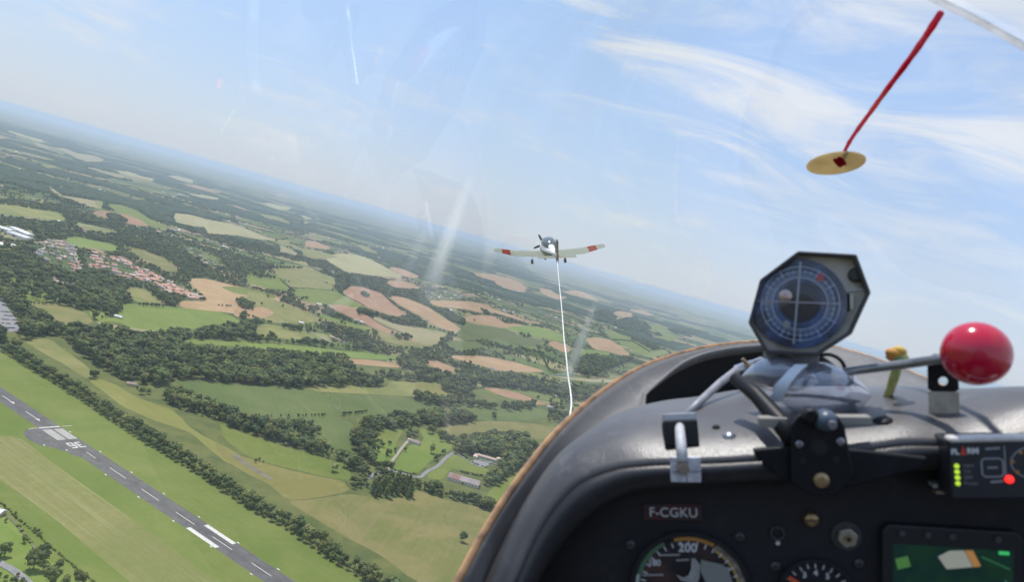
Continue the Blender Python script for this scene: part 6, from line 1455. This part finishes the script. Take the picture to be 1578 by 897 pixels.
mb = MB(); bar(mb, -22*s3, -4*s3, 22*s3, -3*s3, 1.2*s3, 0, .0003); bar(mb, 2*s3, -20*s3, -2*s3, 18*s3, 1.2*s3, 0, .0003); mb.v = [pM @ v for v in mb.v]; mb.build('seam', STEEL, plt)
# fittings where the rod ends
lo3 = at(1150, 566, .71); ft = empty('rod_fitting', Matrix.Translation(lo3)); tag(ft, 'small bright clevis fitting at the upper end of the latch rod', 'fitting')
mb = MB()
for x, y, w_, h_ in ((1140,568,16,12),(1154,562,12,9),(1166,556,18,5)): mb.box((0, 0, 0), (w_*.71/F, h_*.71/F, .012), Matrix.Translation(-lo3) @ faceM(x, y, .71, .3, -.2, .35))
mb.build('clevis', ALU, ft, bevel=.0012)
mb = MB(); mb.tube([at(1144,553,.70)-lo3, at(1156,566,.70)-lo3], .0016, 8); mb.build('split_pin', BRASS, ft)
mb = MB(); mb.box((0, 0, 0), (.020, .008, .012), Matrix.Translation(-lo3) @ faceM(1160, 572, .715, .2, 0, .2)); mb.build('clamp', BLACKM, ft)

# ---- rivets on the coaming, tie, placard
cb_ = BVHTree.FromPolygons([tuple(v) for v in co_.data.vertices], [tuple(p.vertices) for p in co_.data.polygons]) if False else BVHTree.FromPolygons([tuple(v.co) for v in co_.data.vertices], [tuple(p.vertices) for p in co_.data.polygons])
def onco(x, y):
    p, n_, i_, d_ = cb_.ray_cast(Vector((0, 0, 0)), ray(x, y).normalized())
    if p is None: p, n_ = at(x, y, .56), -fw
    if n_.dot(ray(x, y)) > 0: n_ = -n_
    return p, n_
def onM(x, y):
    p, n_ = onco(x, y); r = (rt-n_*rt.dot(n_)).normalized(); u = n_.cross(r)
    return Matrix(((r.x, u.x, n_.x, p.x), (r.y, u.y, n_.y, p.y), (r.z, u.z, n_.z, p.z), (0, 0, 0, 1)))
for x, y, r, m, lab in ((1124,676,.0052,STEEL,'domed rivet on the coaming beside the black latch block'), (1361,653,.0072,BRK,'black rubber grommet on the coaming left of the upright strap'), (1104,664,.0034,BLACKM,'small dark plug in the coaming right of the latch block')):
    q = empty('rivet', onM(x, y)); mb = MB(); mb.lathe([(r, -.001), (r, .0025), (r*.7, .0042), (r*.2, .005)], 20); mb.build('head', m, q, smooth=True); mb = MB(); mb.lathe([(r*1.5, -.0006), (r*1.45, .0008)], 20); mb.build('washer', COAM if r > .004 else ALU, q); tag(q, lab, 'rivet')
tM = onM(1367, 615); lo4 = tM.translation.copy(); te = empty('knotted_tie', Matrix.Translation(lo4)); tag(te, 'yellow green twisted tie with a knotted orange end standing on the coaming', 'tie')
YG = principled('tie_yellow', (.52, .52, .18), .6, build=worn((.60, .58, .22), (.38, .44, .14), 220))
dT = .62
def tat(x, y, d): return at(x, y, d)-lo4
d0 = lo4.dot(fw)
mb = MB(); mb.tube([tat(1366,617,d0), tat(1372,600,d0*.995), tat(1380,575,d0*.98), tat(1386,553,d0*.965)], [.0034, .0036, .0040, .0034], 12); mb.build('stem', YG, te, smooth=True)
for x, y, r, cc in ((1377,545,.0055,(.55,.26,.05)), (1386,541,.0050,(.60,.40,.08)), (1381,551,.0052,(.18,.30,.12)), (1391,550,.0042,(.55,.55,.18)), (1374,551,.0040,(.50,.20,.05))):
    mb = MB(); iv, if_ = ico(2); mb.add([tat(x, y, d0*.965)+Vector((v.x*r*1.2, v.y*r, v.z*r*.8)) for v in iv], if_); mb.build('knot', principled('knot_thread', cc, .7), te, smooth=True)
s = pxm(1037)
plc = empty('registration_placard', panM(1036.5, 790, .0012, -2.5)); tag(plc, 'small dark red placard reading F-CGKU on the instrument board', 'placard')
mb = MB(); mb.box((0, 0, 0), (88*s, 25*s, .0016)); mb.build('plate', principled('placard_red', (.055, .018, .022), .5, build=worn((.075, .018, .025), (.030, .022, .024), 60)), plc, bevel=.0004)
text_mesh('lettering', 'F-CGKU', 20.5*s, PRINT, plc, T(1*s, -.5*s, .0009))

# ---- airspeed indicator
x0, y0 = 1064, 910; s = pxm(x0)
asi = empty('airspeed_indicator', panM(x0, y0, .002)); tag(asi, 'large round airspeed dial under the registration placard', 'gauge')
RA = 85*s
mb = MB(); ring(mb, RA*.985, RA*1.07, -.002, .004, 64); mb.build('bezel', BLACKM, asi, bevel=.0006)
def facebuild(t, b):
    oc = t.n('ShaderNodeTexCoord').outputs['Object']
    t.L.new(t.mix(t.step(t.noise(oc, 22, 4, .6), .40, .62), (.020, .020, .024), (.085, .048, .044)), b.inputs['Base Color'])  # brownish reflections put into the face colour as mottling
mb = MB(); mb.lathe([(RA*.99, -.002), (RA*.99, 0)], 64); fc = mb.build('dial', principled('asi_face', (.03, .025, .025), .35, build=facebuild), asi)
def arcband(a0, a1, r0_, r1_, z, m, name, par):
    mb = MB(); n = 24; rows = [[Vector((r*math.cos(math.radians(a0+(a1-a0)*k/n)), r*math.sin(math.radians(a0+(a1-a0)*k/n)), z)) for k in range(n+1)] for r in (r0_, r1_)]
    mb.grid(rows); return mb.build(name, m, par, solid=.0003)
arcband(192, 118, RA*.90, RA*.975, .0008, principled('arc_green', (.10, .22, .12), .6), 'green_arc', fc)
arcband(106, 62, RA*.90, RA*.975, .0008, principled('arc_orange', (.55, .27, .06), .6), 'orange_arc', fc)
arcband(58, -12, RA*.84, RA*.88, .0008, principled('arc_yellow', (.50, .36, .10), .6), 'yellow_arc', fc)
arcband(60, 0, RA*.89, RA*.975, .0009, principled('rim_lit', (.32, .25, .20), .5, build=worn((.36, .30, .25), (.16, .12, .11), 180)), 'rim_scale', fc)
arcband(200, 165, RA*.93, RA*.98, .0012, PRINT, 'white_arc', fc)
for txt, tx, ty, sz in (('200', -2, 65, 19), ('180', -53, 40, 13), ('220', 50, 33, 12)): text_mesh('numeral', txt, sz*s, PRINT, fc, T(tx*s, ty*s, .0010), bold=.02*sz*s)
for a in range(-20, 201, 10):
    mb = MB(); q = math.radians(a); bar(mb, RA*.80*math.cos(q), RA*.80*math.sin(q), RA*.89*math.cos(q), RA*.89*math.sin(q), 1.8*s, .0006, .0009); mb.build('tick', PRINT, fc)
mb = MB()
for w_, q0, q1, yy in ((7, -46, -14, 52), (5, -20, 0, 45), (5, -72, -40, 20)): bar(mb, q0*s, yy*s, q1*s, (yy+2)*s, 3*s, .0006, .0008)
mb.build('small_print', principled('print_dim', (.30, .29, .29), .6), fc)
GRYP = principled('needle_grey', (.34, .34, .32), .5, build=worn((.38, .38, .36), (.28, .28, .26), 200))
mb = MB(); mb.prism([(-2*s, -14*s), (4*s, -14*s), (7*s, 0), (9*s, 8*s), (14*s, 22*s), (16*s, 40*s), (9*s, 50*s), (3*s, 50*s), (2*s, 34*s), (-2*s, 24*s), (-10*s, 20*s), (-20*s, 24*s), (-14*s, 16*s), (-4*s, 14*s)], .0016, .0028); mb.build('pointer', GRYP, asi)
mb = MB(); mb.prism([(17*s, 48*s), (16*s, 30*s), (26*s, 8*s), (44*s, -10*s), (64*s, -18*s), (66*s, 2*s), (60*s, 26*s), (50*s, 42*s)], .0014, .0020); mb.build('sector_reflection', principled('reflection_grey', (.26, .265, .25), .45), asi)  # pale reflection across the dial, painted as a flat grey shape
mb = MB(); mb.lathe([(6*s, .001), (5*s, .004)], 18); mb.build('hub', GRYP, asi)
# ---- second gauge
x1, y1 = 1258, 918; s = pxm(x1)
g2 = empty('small_gauge', panM(x1, y1, .002)); tag(g2, 'small black gauge with an orange pointer at the bottom of the board', 'gauge')
RB_ = 52*s
mb = MB(); ring(mb, RB_*.98, RB_*1.10, -.002, .004, 48); mb.build('bezel', BLACKM, g2, bevel=.0006)
mb = MB(); mb.lathe([(RB_, -.002), (RB_, 0)], 48); f2 = mb.build('dial', principled('gauge_face', (.022, .022, .026), .35), g2)
for txt, a in (('3', 118), ('4', 90), ('5', 60)): q = math.radians(a); text_mesh('numeral', txt, 12*s, PRINT, f2, T(RB_*.66*math.cos(q), RB_*.66*math.sin(q), .0006), bold=.0002)
for a in (150, 134, 118, 104, 90, 75, 60, 45, 30):
    q = math.radians(a); mb = MB(); bar(mb, RB_*.80*math.cos(q), RB_*.80*math.sin(q), RB_*.95*math.cos(q), RB_*.95*math.sin(q), 2.2*s, .0004, .0008); mb.build('tick', PRINT, f2)
mb = MB(); q = math.radians(146); bar(mb, 0, 0, RB_*.93*math.cos(q), RB_*.93*math.sin(q), 6*s, .0010, .0018); mb.build('pointer', principled('pointer_orange', (.70, .12, .04), .5, emit=(.7, .1, .02), es=.0), g2)
# ---- screws and valves on the board
for x, y, r, m, lab, hx in ((1250,800,12,BRASS,'brass screw head on the board under the bracket',False), (1304,826,15,BRASS,'brass hexagon valve nut in a grey washer on the board',True), (1198,822,10,BLACKM,'dark socket screw left of the brass valve nut',False)):
    s = pxm(x); q = empty('panel_fitting', panM(x, y, .0005)); tag(q, lab, 'fitting')
    if hx:
        mb = MB(); ring(mb, 14*s, 22*s, 0, .0012, 36); mb.build('washer', principled('washer_grey', (.055, .052, .052), .6), q)
        mb = MB(); mb.prism([(r*s*math.cos(math.radians(60*k+15)), r*s*math.sin(math.radians(60*k+15))) for k in range(6)], 0, .007); mb.build('nut', principled('nut_pale', (.46, .41, .33), .4, metal=.6), q, bevel=.0008)
        mb = MB(); mb.lathe([(6*s, .006), (5*s, .0095)], 16); mb.build('stem', BRASS, q); mb = MB(); mb.lathe([(3*s, .0096), (3*s, .0099)], 12); mb.build('bore', BLACKM, q)
    elif m is BRASS:
        mb = MB(); mb.lathe([(r*s, 0), (r*s*.95, .003), (r*s*.6, .005)], 24); h_ = mb.build('head', BRASS, q, smooth=True); mb = MB(); mb.box((0, 0, .0047), (r*s*1.4, 1.6*s, .001)); mb.build('slot', BLACKM, h_)
    else:
        mb = MB(); ring(mb, 8*s, 11*s, 0, .0018, 28); mb.build('rim', principled('rim_dark', (.05, .05, .055), .5), q); mb = MB(); mb.lathe([(8*s, 0), (8*s, .0003)], 24); mb.build('socket', BLACKM, q); mb = MB(); mb.lathe([(3.4*s, 0), (3*s, .0015)], 14, T(0, -15*s, 0)); mb.build('dot', PRINT, q)
for x, y in ((972,840),(1140,828),(1195,873),(1324,869)):
    s = pxm(x); q = empty('panel_screw', panM(x, y, .0005)); mb = MB(); mb.lathe([(8*s, 0), (7.5*s, .0016), (4*s, .0024)], 20); h_ = mb.build('head', principled('screw_black', (.06, .06, .065), .35), q, smooth=True); mb = MB(); bar(mb, -5*s, 0, 5*s, 1*s, 1.2*s, .0020, .0027); bar(mb, 0, -5*s, 0, 5*s, 1.2*s, .0020, .0027); mb.build('slot', BLACKM, h_)
    tag(q, {972: 'dark screw left above the airspeed dial', 1140: 'dark screw right above the airspeed dial', 1195: 'dark screw left of the small gauge', 1324: 'dark screw right of the small gauge'}[x], 'screw')
# ---- collision warning box
s = .503/F; fx, fy = 1536, 724
fM = faceM(fx, fy, .503, math.radians(12), 0, math.radians(3.5)); wb = empty('warning_display', fM); tag(wb, 'black collision warning box with green lamps and one red lamp at the right edge', 'instrument')
mb = MB(); mb.box((12*s, 0, -.014), (156*s, 92*s, .028)); bx = mb.build('case', principled('box_black', (.016, .017, .022), .4, build=worn((.020, .021, .027), (.013, .014, .018), 60)), wb, bevel=.0015)
mb = MB(); mb.box((14*s, 47*s, -.004), (158*s, 9*s, .012)); mb.build('top_strip', principled('strip_pale', (.60, .57, .54), .4, build=worn((.64, .61, .58), (.5, .47, .45), 60)), wb, bevel=.002)
text_mesh('lettering', 'FL', 12*s, PRINT, wb, T(-57*s, 28*s, .0004), bold=.0002); text_mesh('lettering', 'RM', 12*s, PRINT, wb, T(-32*s, 29*s, .0004), bold=.0002)
mb = MB(); mb.prism([(-50.5*s, 23*s), (-41*s, 23.5*s), (-45.5*s, 38*s)], .0002, .0008); mb.build('red_triangle', principled('red_print', (.55, .05, .03), .5), wb)
LG = principled('lamp_green', (.35, .45, .05), .4, emit=(.55, .85, .04), es=.75); LR = principled('lamp_red', (.6, .02, .02), .4, emit=(1, .02, .015), es=2.2)
for k, t_x in enumerate(('NAV', 'TX', 'GPS', 'Power')):
    y = (6-k*9)*s; mb = MB(); mb.lathe([(3.6*s, 0), (3.3*s, .0012), (1.5*s, .002)], 14, T(-56*s, y, 0)); mb.build('lamp', LG, wb)
    text_mesh('lamp_label', t_x, 7.5*s, principled('print_dim2', (.20, .20, .22), .6), wb, T(-47*s, y, .0003), align='LEFT')
DIMP = principled('print_line', (.27, .28, .31), .6)
mb = MB()
def rrect(mb, cx, cy, w_, h_, r, t):
    P = []
    for qx, qy, a0 in ((1, 1, 0), (-1, 1, 90), (-1, -1, 180), (1, -1, 270)):
        for k in range(5):
            a = math.radians(a0+90*k/4); P.append((cx+qx*(w_/2-r)+r*math.cos(a), cy+qy*(h_/2-r)+r*math.sin(a)))
    for a, b in zip(P, P[1:]+P[:1]): bar(mb, a[0], a[1], b[0], b[1], t, .0001, .0005)
rrect(mb, -6*s, 3*s, 30*s, 28*s, 6*s, 2.2*s); bar(mb, -13*s, 3*s, 1*s, 3*s, 2.4*s, .0001, .0005); bar(mb, -14*s, 32*s, 6*s, 33*s, 3*s, .0001, .0005); bar(mb, 12*s, -12*s, 12*s, 36*s, 1.5*s, .0001, .0005); bar(mb, -10*s, -19*s, 8*s, -18*s, 3*s, .0001, .0005)
for k in range(14):
    a, b = math.radians(110+k*10), math.radians(120+k*10); bar(mb, (58+38*math.cos(a))*s, (10+26*math.sin(a))*s, (58+38*math.cos(b))*s, (10+26*math.sin(b))*s, 1.8*s, .0001, .0005)
mb.build('print', DIMP, wb)
AMB = principled('lamp_amber', (.40, .20, .05), .4)
for x, y in ((22, 12), (28, -4), (34, 26)): mb = MB(); mb.lathe([(3*s, 0), (2.6*s, .001)], 14, T(x*s, y*s, 0)); mb.build('lamp', AMB, wb)
mb = MB(); mb.lathe([(6*s, 0), (5.5*s, .0016), (2.5*s, .003)], 18, T(16*s, -15*s, 0)); mb.build('red_lamp', LR, wb)
# ---- card in its slot
s = pxm(1453); q = empty('memory_card', panM(1452, 752, .010, -3)); tag(q, 'small pale memory card sticking out under the warning box', 'card')
mb = MB(); mb.box((0, 5*s, 0), (32*s, 6*s, .012)); mb.build('card', principled('card_pale', (.42, .40, .40), .4), q, bevel=.0006); mb = MB(); mb.box((4*s, -5*s, 0), (32*s, 5*s, .010)); mb.build('card_holder', principled('card_tan', (.36, .28, .22), .5), q, bevel=.0006); mb = MB(); mb.box((1*s, 0, -.002), (34*s, 4.5*s, .010)); mb.build('card_edge', BLACKM, q)
# ---- moving map
s = pxm(1462); mp = empty('moving_map', panM(1464, 905, .004, 0)); tag(mp, 'dark moving map screen with a green picture and a pale patch', 'screen')
mb = MB(); mb.prism([(-98*s, -80*s), (98*s, -80*s), (98*s, 82*s), (88*s, 92*s), (-88*s, 92*s), (-98*s, 82*s)], -.006, .004); mb.build('case', principled('map_case', (.018, .018, .020), .5), mp, bevel=.0015)
def scrbuild(t, b):
    oc = t.n('ShaderNodeTexCoord').outputs['Object']
    c = t.mix(t.step(t.noise(oc, 55, 6, .65), .38, .66), (.008, .034, .016), (.003, .016, .018))
    t.L.new(c, b.inputs['Emission Color']); b.inputs['Emission Strength'].default_value = .5
mb = MB(); mb.box((0, -8*s, .0042), (166*s, 142*s, .0006)); sc_ = mb.build('screen', principled('map_screen', (.01, .03, .02), .25, build=scrbuild), mp)
def glow(name, c, e): return principled(name, c, .4, emit=c, es=e)
mb = MB(); mb.prism([(-20*s, 48*s), (-8*s, 30*s), (28*s, 36*s), (16*s, 60*s), (-4*s, 58*s)], .0046, .0050); mb.build('pale_patch', glow('map_pale', (.34, .34, .28), .45), sc_)
mb = MB(); mb.prism([(17*s, 60*s), (29*s, 36*s), (39*s, 38*s), (28*s, 61*s)], .0046, .0051); mb.build('orange_patch', glow('map_orange', (.42, .20, .06), .5), sc_)
mb = MB(); mb.box((70*s, 60*s, .0049), (14*s, 5*s, .0005)); mb.build('battery_mark', glow('map_green', (.04, .42, .12), .8), sc_)
mb = MB(); bar(mb, 40*s, 52*s, 78*s, 36*s, 1.6*s, .0046, .0050); mb.build('track_line', glow('map_line', (.03, .14, .06), .7), sc_)
mb = MB(); mb.prism([(72*s, 20*s), (80*s, 8*s), (78*s, -14*s), (66*s, -26*s), (58*s, -14*s), (68*s, 0)], .0046, .0049); mb.build('water_patch', glow('map_blue', (.05, .13, .13), .6), sc_)
mb = MB(); mb.prism([(-80*s, 40*s), (-62*s, 46*s), (-58*s, 30*s), (-76*s, 24*s)], .0046, .0049); mb.build('meadow_patch', glow('map_grass', (.06, .16, .04), .6), sc_)
for x in (-70, -34, 0, 62): mb = MB(); mb.lathe([(5*s, 0), (4.6*s, .002)], 16, T(x*s, 80*s, .004)); mb.build('button', principled('button_grey', (.07, .07, .075), .5), mp)
